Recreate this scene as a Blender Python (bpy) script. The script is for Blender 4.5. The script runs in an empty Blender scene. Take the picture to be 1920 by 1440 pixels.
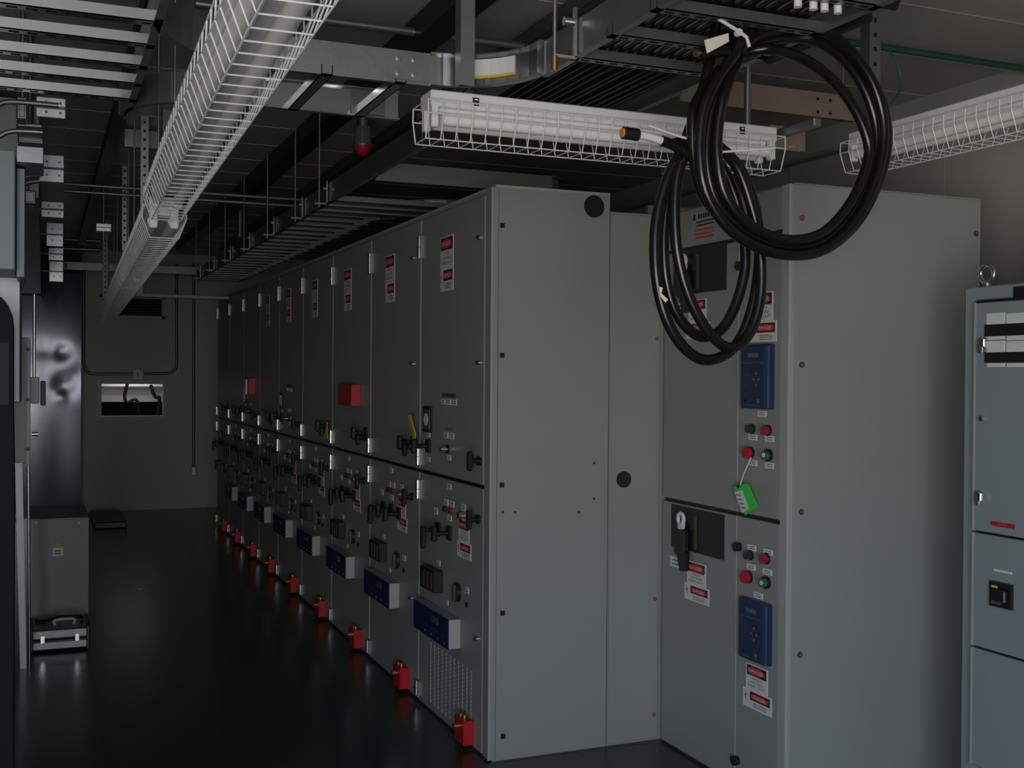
import bpy, math, random
from mathutils import Vector, Matrix
random.seed(7)
C = bpy.context.scene.collection
PI = math.pi
# ------------------------------------------------------------------ camera
H = 1.61                                   # eye height, metres
F = 2100.0                                 # focal length in pixels of the 1920 wide frame
YAW, PITCH, ROLL = math.radians(22.75), math.radians(.48), math.radians(-.41)
_cy, _sy, _cp, _sp = math.cos(YAW), math.sin(YAW), math.cos(PITCH), math.sin(PITCH)
FW = Vector((_sy*_cp, _cy*_cp, -_sp)); RT = Vector((_cy, -_sy, 0)); DN = FW.cross(RT)
R2 = RT*math.cos(ROLL) + DN*math.sin(ROLL); D2 = -RT*math.sin(ROLL) + DN*math.cos(ROLL)
cd = bpy.data.cameras.new('camera'); cam = bpy.data.objects.new('camera', cd); C.objects.link(cam)
cd.sensor_width = 36; cd.lens = F/1920*36; cd.clip_start = .05
cam.matrix_world = Matrix(((R2.x, -D2.x, -FW.x, 0), (R2.y, -D2.y, -FW.y, 0), (R2.z, -D2.z, -FW.z, H), (0, 0, 0, 1)))
bpy.context.scene.camera = cam
# ------------------------------------------------------------------ world, lights, exposure
w = bpy.data.worlds.new('world'); bpy.context.scene.world = w; w.use_nodes = True
w.node_tree.nodes['Background'].inputs[0].default_value = (.45, .6, .9, 1)
w.node_tree.nodes['Background'].inputs[1].default_value = .4
vs = bpy.context.scene.view_settings
vs.view_transform = 'Standard'; vs.look = 'None'; vs.gamma = 1; vs.use_curve_mapping = False; vs.exposure = -0.15
def area(name, loc, target, sx, sy, power, col):
    l = bpy.data.lights.new(name, 'AREA'); l.shape = 'RECTANGLE'; l.size = sx; l.size_y = sy; l.energy = power; l.color = col
    o = bpy.data.objects.new(name, l); C.objects.link(o); o.location = loc
    o.rotation_euler = (Vector(target)-Vector(loc)).to_track_quat('-Z', 'Y').to_euler(); return o
# daylight through the equipment door behind the camera and an added side opening: blue sky from above, warmer bounce off the ground
area('sky_daylight', (-3.2, -4.4, 4.8), (1.3, 2.0, .4), 5, 3.2, 440, (.20, .55, 1.0))
area('ground_bounce', (-2.6, -3.4, .30), (1.5, 2.4, 2.5), 4.5, 2.5, 300, (1.0, .93, .82))
area('horizon_glow', (-1.0, -11.5, 1.9), (.4, 0, 1.5), 10, 3.6, 520, (.95, .97, 1.0))
fl = bpy.data.lights.new('camera_flash', 'POINT'); fl.energy = 13; fl.shadow_soft_size = .03; fl.color = (1, .96, .88)
fo = bpy.data.objects.new('camera_flash', fl); C.objects.link(fo); fo.location = (-.06, 0, H+.09)

# ------------------------------------------------------------------ materials
MT = {}
def mat(name, col, rough=.5, metal=0., bump=0., bscale=60., noise=0., nscale=8., spec=.5, emit=None, trans=0., aniso=0.):
    m = bpy.data.materials.new(name); m.use_nodes = True; nt = m.node_tree; b = nt.nodes['Principled BSDF']
    b.inputs['Base Color'].default_value = (*col, 1); b.inputs['Roughness'].default_value = rough; b.inputs['Metallic'].default_value = metal
    b.inputs['Specular IOR Level'].default_value = spec
    if trans: b.inputs['Transmission Weight'].default_value = trans
    tc = nt.nodes.new('ShaderNodeTexCoord')
    if noise:
        n = nt.nodes.new('ShaderNodeTexNoise'); n.inputs['Scale'].default_value = nscale; n.inputs['Detail'].default_value = 4
        nt.links.new(tc.outputs['Object'], n.inputs['Vector'])
        mx = nt.nodes.new('ShaderNodeMix'); mx.data_type = 'RGBA'; mx.inputs[6].default_value = (*[c*(1-noise) for c in col], 1); mx.inputs[7].default_value = (*[min(1, c*(1+noise)) for c in col], 1)
        nt.links.new(n.outputs['Fac'], mx.inputs[0]); nt.links.new(mx.outputs[2], b.inputs['Base Color'])
    if bump:
        n2 = nt.nodes.new('ShaderNodeTexNoise'); n2.inputs['Scale'].default_value = bscale; n2.inputs['Detail'].default_value = 3
        nt.links.new(tc.outputs['Object'], n2.inputs['Vector'])
        bp = nt.nodes.new('ShaderNodeBump'); bp.inputs['Strength'].default_value = bump; bp.inputs['Distance'].default_value = .01
        nt.links.new(n2.outputs['Fac'], bp.inputs['Height']); nt.links.new(bp.outputs['Normal'], b.inputs['Normal'])
    MT[name] = m; return m
mat('paint', (.30, .315, .30), .42, bump=.05, bscale=350, noise=.03, nscale=3)
mat('paint_edge', (.40, .41, .39), .4)
mat('paint_blue', (.27, .31, .33), .4, bump=.05, bscale=300, noise=.03, nscale=3)
mat('wall_paint', (.47, .47, .44), .55, bump=.08, bscale=120, noise=.06, nscale=1.5)
mat('ceiling_paint', (.46, .46, .43), .45, bump=.05, bscale=120, noise=.08, nscale=2)
mat('seam', (.42, .42, .40), .35)
mat('floor', (.045, .053, .050), .22, bump=.06, bscale=25, noise=.15, nscale=2)
mat('galv', (.30, .305, .31), .42, .85, bump=.04, bscale=60, noise=.12, nscale=14)
mat('galv_shiny', (.62, .63, .65), .16, .95, bump=.05, bscale=9, noise=.08, nscale=10)
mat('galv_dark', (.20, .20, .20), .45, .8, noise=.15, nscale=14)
mat('dent_sheet', (.085, .088, .097), .15, .85, noise=.08, nscale=6)
mat('copper_tint', (.48, .36, .30), .45, .5, noise=.1, nscale=5)
mat('white', (.80, .80, .82), .4)
mat('wire', (.82, .82, .84), .35)
mat('tube', (.86, .85, .83), .25)
mat('black', (.012, .012, .013), .4)
mat('cable', (.009, .0085, .008), .22, spec=.45)
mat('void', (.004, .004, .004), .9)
mat('red', (.50, .010, .022), .4)
mat('red_lens', (.30, .02, .025), .2)
mat('green_lens', (.03, .16, .07), .2)
mat('dark_lens', (.02, .035, .025), .2)
mat('green_tag', (.05, .75, .08), .45)
mat('blue', (.011, .026, .095), .4)
mat('blue_edge', (.02, .05, .15), .4)
mat('plate', (.75, .75, .76), .45)
mat('label_red', (.62, .03, .05), .5)
mat('ink', (.02, .02, .025), .5)
mat('chrome', (.75, .75, .76), .15, 1.)
mat('brass', (.50, .30, .12), .3, .9)
mat('orange', (.75, .28, .03), .5)
mat('yellow', (.75, .50, .03), .5)
mat('paper', (.72, .70, .60), .6)
mat('strap', (.70, .70, .70), .5)
mat('screw', (.10, .09, .07), .45, .5)
mat('screw_brown', (.30, .14, .09), .5, .3)
mat('green_wire', (.02, .09, .06), .4)
mat('glass_dark', (.05, .055, .06), .12, spec=.8)
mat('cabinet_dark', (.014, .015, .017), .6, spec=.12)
mat('bright_metal', (.92, .92, .90), .30, .75)
mat('window_dark', (.03, .031, .034), .5, spec=.15)
mat('lcd', (.10, .12, .11), .2)

# ------------------------------------------------------------------ mesh helpers
def P(x, y, ax, v):
    """point of the place seen at a pixel, on the plane X, Y or Z = v"""
    d = R2*((x-960)/F) + D2*((y-720)/F) + FW
    i = 'XYZ'.index(ax); o = Vector((0, 0, H)); t = (v-o[i])/d[i]; return o + d*t
_txt = {}
def text_mesh(s):
    if s not in _txt:
        cu = bpy.data.curves.new('t', 'FONT'); cu.body = s; cu.size = 1; cu.resolution_u = 2
        o = bpy.data.objects.new('t', cu); C.objects.link(o); dg = bpy.context.evaluated_depsgraph_get()
        me = bpy.data.meshes.new_from_object(o.evaluated_get(dg)); C.objects.unlink(o); bpy.data.objects.remove(o)
        vs_ = [tuple(v.co) for v in me.vertices]; fs = [tuple(p.vertices) for p in me.polygons]
        x0, x1 = min(v[0] for v in vs_), max(v[0] for v in vs_); y0, y1 = min(v[1] for v in vs_), max(v[1] for v in vs_)
        _txt[s] = ([((v[0]-x0)/(x1-x0)-.5, (v[1]-y0)/(y1-y0)-.5) for v in vs_], fs)
        bpy.data.meshes.remove(me); bpy.data.curves.remove(cu)
    return _txt[s]
class MB:
    def __init__(s): s.v = []; s.f = []; s.m = []; s.mats = []; s.sm = []
    def mi(s, m):
        if m not in s.mats: s.mats.append(m)
        return s.mats.index(m)
    def add(s, vs_, fs, m, smooth=False):
        b = len(s.v); k = s.mi(m); s.v += [tuple(v) for v in vs_]
        for f in fs: s.f.append(tuple(b+i for i in f)); s.m.append(k); s.sm.append(smooth)
    def box(s, x0, x1, y0, y1, z0, z1, m, bev=0.):
        x0, x1 = sorted((x0, x1)); y0, y1 = sorted((y0, y1)); z0, z1 = sorted((z0, z1))
        if bev <= 0:
            vs_ = [(x, y, z) for x in (x0, x1) for y in (y0, y1) for z in (z0, z1)]
            s.add(vs_, [(0, 1, 3, 2), (4, 6, 7, 5), (0, 4, 5, 1), (2, 3, 7, 6), (0, 2, 6, 4), (1, 5, 7, 3)], m)
        else:
            b = min(bev, (x1-x0)/2.01, (y1-y0)/2.01, (z1-z0)/2.01); vs_ = []; idx = {}
            for i, x in enumerate((x0, x1)):
                for j, y in enumerate((y0, y1)):
                    for k, z in enumerate((z0, z1)):
                        sx, sy, sz = (1-2*i)*b, (1-2*j)*b, (1-2*k)*b
                        for a, p in enumerate(((x, y+sy, z+sz), (x+sx, y, z+sz), (x+sx, y+sy, z))): idx[i, j, k, a] = len(vs_); vs_.append(p)
            fs = []
            for i in (0, 1):
                q = [idx[i, 0, 0, 0], idx[i, 0, 1, 0], idx[i, 1, 1, 0], idx[i, 1, 0, 0]]; fs.append(q if i else q[::-1])
                q = [idx[0, i, 0, 1], idx[1, i, 0, 1], idx[1, i, 1, 1], idx[0, i, 1, 1]]; fs.append(q[::-1] if i else q)
                q = [idx[0, 0, i, 2], idx[0, 1, i, 2], idx[1, 1, i, 2], idx[1, 0, i, 2]]; fs.append(q if not i else q[::-1])
                for j in (0, 1):
                    fs.append([idx[i, j, 0, 0], idx[i, j, 1, 0], idx[i, j, 1, 1], idx[i, j, 0, 1]])
                    fs.append([idx[i, 0, j, 0], idx[i, 1, j, 0], idx[i, 1, j, 2], idx[i, 0, j, 2]])
                    fs.append([idx[0, i, j, 1], idx[1, i, j, 1], idx[1, i, j, 2], idx[0, i, j, 2]])
                    for k in (0, 1): fs.append([idx[i, j, k, 0], idx[i, j, k, 1], idx[i, j, k, 2]])
            s.add(vs_, fs, m)
    def tube(s, pts, r, m, n=8, closed=False, caps=True):
        pts = [Vector(p) for p in pts]; N = len(pts); vs_ = []; fs = []; up = None
        for i, p in enumerate(pts):
            if closed: t = pts[(i+1) % N]-pts[i-1]
            else: t = pts[min(i+1, N-1)]-pts[max(i-1, 0)]
            t.normalize()
            if up is None: up = Vector((0, 0, 1)) if abs(t.z) < .9 else Vector((1, 0, 0))
            a = t.cross(up).normalized(); b = a.cross(t).normalized(); up = b
            rr = r[i] if isinstance(r, (list, tuple)) else r
            for k in range(n):
                an = 2*PI*k/n; vs_.append(p+a*math.cos(an)*rr+b*math.sin(an)*rr)
        for i in range(N if closed else N-1):
            j = (i+1) % N
            for k in range(n): fs.append((i*n+k, i*n+(k+1) % n, j*n+(k+1) % n, j*n+k))
        s.add(vs_, fs, m, n > 4)
        if caps and not closed:
            s.add(vs_[:n], [tuple(range(n))[::-1]], m); s.add(vs_[-n:], [tuple(range(n))], m)
    def disc(s, c, nrm, r, depth, m, n=16, r2=None):
        c = Vector(c); nrm = Vector(nrm).normalized(); s.tube([c, c+nrm*depth], [r, r if r2 is None else r2], m, n)
    def poly(s, pts, off, m):
        """extrude a planar outline (list of points) by a vector"""
        pts = [Vector(p) for p in pts]; off = Vector(off); n = len(pts)
        s.add(pts+[p+off for p in pts], [tuple(range(n)), tuple(range(n, 2*n))[::-1]]+[(i, n+i, n+(i+1) % n, (i+1) % n) for i in range(n)], m)
    def sweep(s, path, prof, m):
        """strip profile [(lateral, z)] swept along a level path"""
        path = [Vector(p) for p in path]; N = len(path); vs_ = []; k = len(prof)
        for i, p in enumerate(path):
            t = (path[min(i+1, N-1)]-path[max(i-1, 0)]); t.z = 0; t.normalize(); a = Vector((t.y, -t.x, 0))
            for (l, z) in prof: vs_.append(p+a*l+Vector((0, 0, z)))
        fs = [(i*k+j, i*k+(j+1) % k, (i+1)*k+(j+1) % k, (i+1)*k+j) for i in range(N-1) for j in range(k)]
        fs += [tuple(range(k))[::-1], tuple((N-1)*k+j for j in range(k))]
        s.add(vs_, fs, m, False)
    def text(s, string, c, xd, yd, wd, ht, m):
        vs_, fs = text_mesh(string); c = Vector(c); xd = Vector(xd); yd = Vector(yd)
        s.add([c+xd*(v[0]*wd)+yd*(v[1]*ht) for v in vs_], fs, m)
    def build(s, name, parent=None, origin=None, local=False):
        me = bpy.data.meshes.new(name); o = bpy.data.objects.new(name, me); C.objects.link(o)
        V = [Vector(v) for v in s.v]
        if parent is not None:
            root = parent
            while root.parent is not None: root = root.parent
            if not local:
                mi = root.matrix_basis.inverted(); V = [mi @ v for v in V]
            o.parent = parent
            if parent.parent is None and parent.type == 'MESH': pass
        else:
            if origin is None and not local:
                xs = [v.x for v in V]; ys = [v.y for v in V]; zs = [v.z for v in V]
                origin = Vector(((min(xs)+max(xs))/2, (min(ys)+max(ys))/2, min(zs)))
            if origin is not None: origin = Vector(origin); V = [v-origin for v in V]; o.location = origin
        me.from_pydata(V, [], s.f)
        for m in s.mats: me.materials.append(MT[m])
        for p, k, sm in zip(me.polygons, s.m, s.sm): p.material_index = k; p.use_smooth = sm
        me.update(); return o
def tag(o, label=None, cat=None, group=None, kind=None):
    if label: o['label'] = label
    if cat: o['category'] = cat
    if group: o['group'] = group
    if kind: o['kind'] = kind
    return o
def thing(name, label, cat, loc, group=None, rot=(0, 0, 0)):
    o = bpy.data.objects.new(name, None); C.objects.link(o); o.empty_display_size = .1
    o.matrix_basis = Matrix.Translation(Vector(loc)) @ Matrix.Rotation(rot[2], 4, 'Z') @ Matrix.Rotation(rot[1], 4, 'Y') @ Matrix.Rotation(rot[0], 4, 'X')
    return tag(o, label, cat, group)
def struct(name, mb, parent=None):
    o = mb.build(name, parent)
    if parent is None: o['kind'] = 'structure'
    return o
def smooth_path(pts, closed=False, sub=8):
    pts = [Vector(p) for p in pts]; n = len(pts); out = []
    rng = range(n) if closed else range(n-1)
    for i in rng:
        p0 = pts[(i-1) % n] if closed or i > 0 else pts[0]; p1 = pts[i]; p2 = pts[(i+1) % n]; p3 = pts[(i+2) % n] if closed or i+2 < n else pts[-1]
        for k in range(sub):
            t = k/sub; out.append(.5*((2*p1)+(p2-p0)*t+(2*p0-5*p1+4*p2-p3)*t*t+(3*p1-p0-3*p2+p3)*t*t*t))
    if not closed: out.append(pts[-1])
    return out
UP = (0, 0, 1); LFT = (0, -1, 0)           # for faces that look towards -X: reading direction is -Y
def one(name, parent, fn):
    m = MB(); fn(m); return m.build(name, parent)

# ------------------------------------------------------------------ the room
ZC = 3.0; YB = 13.72; XW = 4.08; XL = -1.3; YF = -1.6
m = MB(); m.box(XL-.1, XW+.1, YF-.1, YB+.1, -.1, 0, 'floor'); struct('floor', m)
m = MB(); m.box(XL-.1, XW+.1, YF-.1, YB+.1, ZC, ZC+.1, 'ceiling_paint')
y = 4.32-.515*10
while y < YB:
    m.box(XL, XW, y, y+.005, ZC-.0025, ZC, 'seam'); y += .515
struct('ceiling', m)
m = MB(); m.box(XW, XW+.1, YF-.1, YB+.1, 0, ZC, 'wall_paint')
for y in (.6, 1.82, 3.04, 4.26, 5.48): m.box(XW-.003, XW, y, y+.004, 0, ZC-.12, 'seam')
struct('wall_right', m)
m = MB(); m.box(XL-.1, XL, -.15, YB+.1, 0, ZC, 'wall_paint'); m.box(XL-.1, XL, YF-.1, -.15, 2.85, ZC, 'wall_paint'); struct('wall_left', m)  # opening at the near end is added to let in more side light
vx0, vx1, vz0, vz1 = P(190, 780, 'Y', YB).x, P(306, 780, 'Y', YB).x, P(247, 780, 'Y', YB).z, P(247, 720, 'Y', YB).z
m = MB()
m.box(XL, vx0, YB, YB+.1, 0, ZC, 'wall_paint'); m.box(vx1, XW, YB, YB+.1, 0, ZC, 'wall_paint')
m.box(vx0, vx1, YB, YB+.1, 0, vz0, 'wall_paint'); m.box(vx0, vx1, YB, YB+.1, vz1, ZC, 'wall_paint'); struct('wall_back', m)
# front wall with the open equipment doorway behind the camera
dx0, dx1, dz = -1.28, 1.1, 2.85
m = MB(); m.box(XL, dx0, YF-.1, YF, 0, ZC, 'wall_paint'); m.box(dx1, XW, YF-.1, YF, 0, ZC, 'wall_paint'); m.box(dx0, dx1, YF-.1, YF, dz, ZC, 'wall_paint'); struct('wall_front', m)
m = MB(); m.box(XW-.06, XW, YF, YB, ZC-.13, ZC, 'paint_edge'); m.box(XW-.075, XW, YF, YB, ZC-.15, ZC-.13, 'paint'); struct('trim_1', m)
# opening in the back wall: bright sill box of the unit behind it, dark below
m = MB(); t = .05
for a in ((vx0-t, vx1+t, vz1, vz1+t), (vx0-t, vx1+t, vz0-t, vz0), (vx0-t, vx0, vz0, vz1), (vx1, vx1+t, vz0, vz1)): m.box(a[0], a[1], YB-.02, YB, a[2], a[3], 'paint_edge')
wn = struct('window_1', m)
zm = vz0+(vz1-vz0)*.42
m = MB(); m.box(vx0-.2, vx1+.2, YB+.35, YB+.4, zm, vz1+.2, 'plate'); m.box(vx0-.2, vx1+.2, YB+.30, YB+.40, zm+.17, zm+.185, 'galv_dark')
m.disc((vx0+.13, YB+.35, zm+.27), (0, -1, 0), .018, .01, 'black')
m.build('white_duct', wn)
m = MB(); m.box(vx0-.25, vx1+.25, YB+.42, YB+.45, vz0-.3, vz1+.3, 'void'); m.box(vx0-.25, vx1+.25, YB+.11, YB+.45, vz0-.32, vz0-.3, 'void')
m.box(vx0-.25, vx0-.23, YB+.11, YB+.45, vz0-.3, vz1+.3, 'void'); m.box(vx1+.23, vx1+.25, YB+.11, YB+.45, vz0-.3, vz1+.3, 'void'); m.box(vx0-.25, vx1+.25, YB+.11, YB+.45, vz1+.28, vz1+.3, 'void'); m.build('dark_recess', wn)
m = MB(); a = vx0+(vx1-vx0)*.44
m.tube(smooth_path([(a, YB+.26, vz1), (a-.03, YB+.27, vz1-.14), (a, YB+.26, vz1-.22), (a+.1, YB+.25, vz0+.18), (a+.14, YB+.25, vz0-.05)]), .02, 'black')
a = vx1-.12
m.tube(smooth_path([(a, YB+.26, vz1-.01), (a+.05, YB+.26, vz1-.15), (a+.1, YB+.26, vz0+.2), (a+.08, YB+.25, vz0)]), .02, 'black'); m.build('hose', wn)

# ------------------------------------------------------------------ signs on -X faces
def danger(parent, x, y0, y1, z0, z1, oval=False, name='warning_label', straight=False):
    """two-part sticker on a face looking to -X: DANGER / HIGH VOLTAGE / KEEP OUT above a wider bolt sticker. y0 is the far (left) side"""
    m = MB(); e = .0015; w_ = y0-y1; h = z1-z0; zb = z0+h*.42
    up0, up1 = (y0, y1) if straight else (y0-w_*.10, y1+w_*.14)
    m.box(x-e, x, up1, up0, zb, z1, 'plate'); m.box(x-e, x, y1, y0, z0, zb, 'plate')
    hu = z1-zb; wu = up0-up1; cy = (up0+up1)/2
    m.box(x-2*e, x-e, up1+wu*.06, up0-wu*.06, z1-hu*.44, z1-hu*.05, 'ink')
    cz = z1-hu*.245; pts = []
    for k in range(20):
        a = 2*PI*k/20; ex = 1 if oval else .7; ca, sa = math.cos(a), math.sin(a)
        pts.append((x-2*e, cy+wu*.39*math.copysign(abs(ca)**ex, ca), cz+hu*.17*math.copysign(abs(sa)**ex, sa)))
    m.poly(pts, (-e, 0, 0), 'label_red')
    m.text('DANGER', (x-3*e-.0004, cy, cz), LFT, UP, wu*.66, hu*.14, 'plate')
    for k, s_ in enumerate(('HIGH', 'VOLTAGE', 'KEEP OUT')):
        m.text(s_, (x-e-.0004, cy, z1-hu*(.54+.15*k)), LFT, UP, wu*(.42, .62, .78)[k], hu*.10, 'ink')
    hl = zb-z0; c2 = (y0+y1)/2-w_*.10; w2 = w_*.68
    m.box(x-2*e, x-e, c2-w2/2, c2+w2/2, z0+hl*.45, z0+hl*.90, 'ink'); cz = z0+hl*.675
    pts = []
    for k in range(20):
        a = 2*PI*k/20; ca, sa = math.cos(a), math.sin(a)
        pts.append((x-2*e, c2+w2*.44*math.copysign(abs(ca)**.5, ca), cz+hl*.155*math.copysign(abs(sa)**.5, sa)))
    m.poly(pts, (-e, 0, 0), 'label_red'); m.text('DANGER', (x-3*e-.0004, c2, cz), LFT, UP, w2*.66, hl*.17, 'plate')
    yb = y0-w_*.10
    m.poly([(x-e, yb+.0+w_*.02, z0+hl*.88), (x-e, yb-w_*.05, z0+hl*.6), (x-e, yb-w_*.005, z0+hl*.6), (x-e, yb-w_*.04, z0+hl*.25), (x-e, yb+w_*.05, z0+hl*.66), (x-e, yb+w_*.0, z0+hl*.66)], (-e*.6, 0, 0), 'label_red')
    for k in range(3): m.box(x-1.4*e, x-e, c2-w2*.36, c2+w2*.36, z0+hl*(.12+.09*k), z0+hl*(.15+.09*k), 'lcd')
    return m.build(name, parent)
def nameplate(parent, x, y, z, w_=.04, h=.02, name='nameplate'):
    m = MB(); m.box(x-.002, x, y-w_/2, y+w_/2, z-h/2, z+h/2, 'plate')
    for k in (-1, 1): m.box(x-.0025, x-.002, y-w_*.33, y+w_*.33, z+h*.18*k-h*.06, z+h*.18*k+h*.06, 'lcd')
    return m.build(name, parent)

# ------------------------------------------------------------------ switchgear row
XF = 1.73; XD = XF-.018; TOP = 2.385
EDGE = [4.31, 5.24, 6.14, 7.04, 7.93, 8.80, 9.64, 10.48, 11.31, 12.12]
def hinge(parent, y, z0, z1):
    m = MB(); m.box(XD-.012, XD+.004, y-.016, y+.016, z0, z1, 'galv'); m.tube([(XD-.014, y+.008, z0), (XD-.014, y+.008, z1)], .010, 'galv_shiny', 8)
    m.box(XD-.026, XD-.002, y-.004, y+.02, (z0+z1)/2-.001, (z0+z1)/2+.001, 'black'); return m.build('hinge', parent)
def thandle(parent, y, z, name='handle', s=1.):
    m = MB(); m.disc((XD, y, z), (-1, 0, 0), .020*s, .012, 'black'); m.disc((XD-.012, y, z), (-1, 0, 0), .011*s, .03, 'black')
    m.box(XD-.058*s, XD-.036*s, y-.013*s, y+.013*s, z-.042*s, z+.042*s, 'black', .006); return m.build(name, parent)
def knob(parent, y, z, grip='bar'):
    m = MB(); m.box(XD-.014, XD, y-.028, y+.028, z-.032, z+.032, 'black', .004); m.tube([(XD-.014, y, z), (XD-.07, y, z)], .010, 'black', 8)
    if grip == 'bar': m.box(XD-.092, XD-.066, y-.012, y+.012, z-.035, z+.035, 'black', .006)
    elif grip == 'pistol': m.box(XD-.092, XD-.066, y-.013, y+.013, z-.085, z+.02, 'black', .007)
    else: m.disc((XD-.066, y, z), (-1, 0, 0), .024, .024, 'black', 14)
    return m.build('selector_switch', parent)
def section(i):
    y1, y0 = EDGE[i], EDGE[i+1]; w_ = y0-y1; Y = lambda t: y0-t*w_
    nth = ('nearest', 'second', 'third', 'fourth', 'fifth', 'sixth', 'seventh', 'eighth', 'farthest')[i]
    ex = ('grey switchgear cabinet nearest in the row, with louvred lower door and bare side panel', 'grey switchgear cabinet second in the row, yellow strap hanging at its near edge',
          'grey switchgear cabinet third in the row, with a red box on its upper door', 'grey switchgear cabinet fourth in the row, right behind the one with the red box',
          'grey switchgear cabinet fifth in the row, yellow tag at its near hinge', 'grey switchgear cabinet sixth in the dark part of the row',
          'grey switchgear cabinet seventh in the row, small red and white box above its door gap', 'grey switchgear cabinet last but one in the row', 'grey switchgear cabinet farthest in the row, next to the back wall passage')[i]
    r = thing('switchgear_cabinet', ex, 'electrical cabinet', (XF, (y0+y1)/2, 0), 'switchgear cabinets in the long row')
    m = MB(); m.box(XF, 2.262, y1+.001, y0-.001, 0, TOP, 'paint'); 
    if i == 0: m.box(XF-.02, XF, y1+.001, y1+.060, 0.01, TOP, 'paint')
    m.box(XF, 2.262, y1+.001, y0-.001, TOP, TOP+.012, 'paint_edge')
    m.build('body', r)
    zg = 1.135; a, b = Y(.915 if i == 0 else .985), Y(.004)
    for nm, z0, z1 in (('upper_door', zg+.008, TOP-.02), ('lower_door', .012, zg-.008)):
        m = MB()
        if nm == 'lower_door' and i == 0:
            ya, yb, za, zb = 4.50, 5.10, .04, .335          # louvre field
            m.box(XD, XF, a, b, zb, z1, 'paint'); m.box(XD, XF, a, ya, z0, zb, 'paint'); m.box(XD, XF, yb, b, z0, zb, 'paint'); m.box(XD, XF, ya, yb, z0, za, 'paint')
            m.box(XF-.002, XF-.001, ya, yb, za, zb, 'void')
            n = 11
            for k in range(n):
                yy = ya+(yb-ya)*k/n; m.box(XD, XF-.003, yy+.018, yy+(yb-ya)/n, za, zb, 'paint')
            q = za+.02
            while q < zb: m.box(XD+.002, XF-.002, ya, yb, q, q+.007, 'paint'); q += .018
        else: m.box(XD, XF, a, b, z0, z1, 'paint', .004)
        m.build(nm, r)
    m = MB(); m.box(XF-.006, XF, a, y0-.001, zg-.008, zg+.008, 'black'); m.build('door_gap', r)
    yh = Y(.012)
    for z0, z1 in ((2.175, 2.285), (1.165, 1.245), (1.0, 1.09), (.035, .105)): hinge(r, yh, z0, z1)
    near = i < 3
    # signs and devices
    if i < 6: danger(r, XD, Y(.31), Y(.50), 1.992, 2.245, True, straight=True)
    if i in (0, 1, 2, 3, 4): danger(r, XD, Y(.58), Y(.77), .80, .97)
    thandle(r, Y(.875), 1.243); thandle(r, Y(.87), .995)
    if i in (0, 4, 6):
        m = MB(); m.box(XD-.012, XD, Y(.20), Y(.07), 1.33, 1.455, 'black', .004); m.box(XD-.014, XD-.012, Y(.185), Y(.085), 1.345, 1.44, 'glass_dark')
        m.disc((XD-.014, Y(.135), 1.392), (-1, 0, 0), .03, .002, 'plate'); m.build('meter', r)
        for k in range(3): nameplate(r, XD, Y(.36+.085*k), 1.483, .055, .026)
        m = MB(); [m.box(XD-.001, XD, Y(.44)-.095+.024*q, Y(.44)-.078+.024*q, 1.504, 1.522, 'ink') for q in range(8)]; m.build('lettering', r)
        for k in range(2): nameplate(r, XD, Y(.41+.085*k), 1.33, .055, .026)
        nameplate(r, XD, Y(.135), 1.318, .045, .022); nameplate(r, XD, Y(.455), 1.23, .05, .024); nameplate(r, XD, Y(.14), 1.20, .045, .022)
        m = MB(); m.disc((XD, Y(.44), 1.268), (-1, 0, 0), .020, .01, 'black'); m.disc((XD-.01, Y(.44), 1.268), (-1, 0, 0), .013, .028, 'chrome'); m.build('key_switch', r)
        m = MB(); [m.box(XD-.001, XD, Y(.45)-.05+.026*q, Y(.45)-.03+.026*q, 1.355, 1.368, 'screw_brown') for q in range(4)]; m.build('lettering', r)
        knob(r, Y(.15), 1.265, 'bar')
    else: knob(r, Y(.9), 1.27, 'bar')
    knob(r, Y(.31), .885, 'pistol'); knob(r, Y(.48), .888, 'bar')
    if i: knob(r, Y(.63), .885, 'bar')
    nameplate(r, XD, Y(.26), .965, .05, .03); nameplate(r, XD, Y(.47), .955, .05, .026); nameplate(r, XD, Y(.46), 1.098, .05, .026)
    for k in range(2):
        nameplate(r, XD, Y(.42+.085*k), 1.022, .05, .028)
        m = MB(); m.disc((XD, Y(.42+.085*k), .992), (-1, 0, 0), .014, .016, 'dark_lens' if k == 0 else 'red_lens'); m.build('indicator_light', r)
    nameplate(r, XD, Y(.665), 1.024, .05, .03)
    m = MB(); m.disc((XD, Y(.655), .987), (-1, 0, 0), .014, .024, 'chrome'); m.disc((XD, Y(.64), .987), (-1, 0, 0), .020, .012, 'green_lens'); m.build('key_switch', r)
    m = MB(); m.box(XD-.05, XD, Y(.38), Y(.17), .60, .70, 'black', .004)
    for k in range(3): m.box(XD-.052, XD-.05, Y(.36-.06*k), Y(.325-.06*k), .61, .69, 'screw')
    m.build('relay_block', r); nameplate(r, XD, Y(.31), .728, .045, .024)
    m = MB(); q = [(XD-.0, Y(.605)+.034*math.cos(2*PI*k/18), .64+.042*math.sin(2*PI*k/18)) for k in range(18)]; m.poly(q, (-.02, 0, 0), 'black')
    m.box(XD-.03, XD-.02, Y(.605)-.008, Y(.605)+.008, .605, .675, 'screw'); m.build('lock_plate', r)
    nameplate(r, XD, Y(.72), .668, .04, .028)
    m = MB(); m.disc((XD, Y(.72), .605), (-1, 0, 0), .012, .006, 'black', 10); m.build('keyhole', r)
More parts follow.
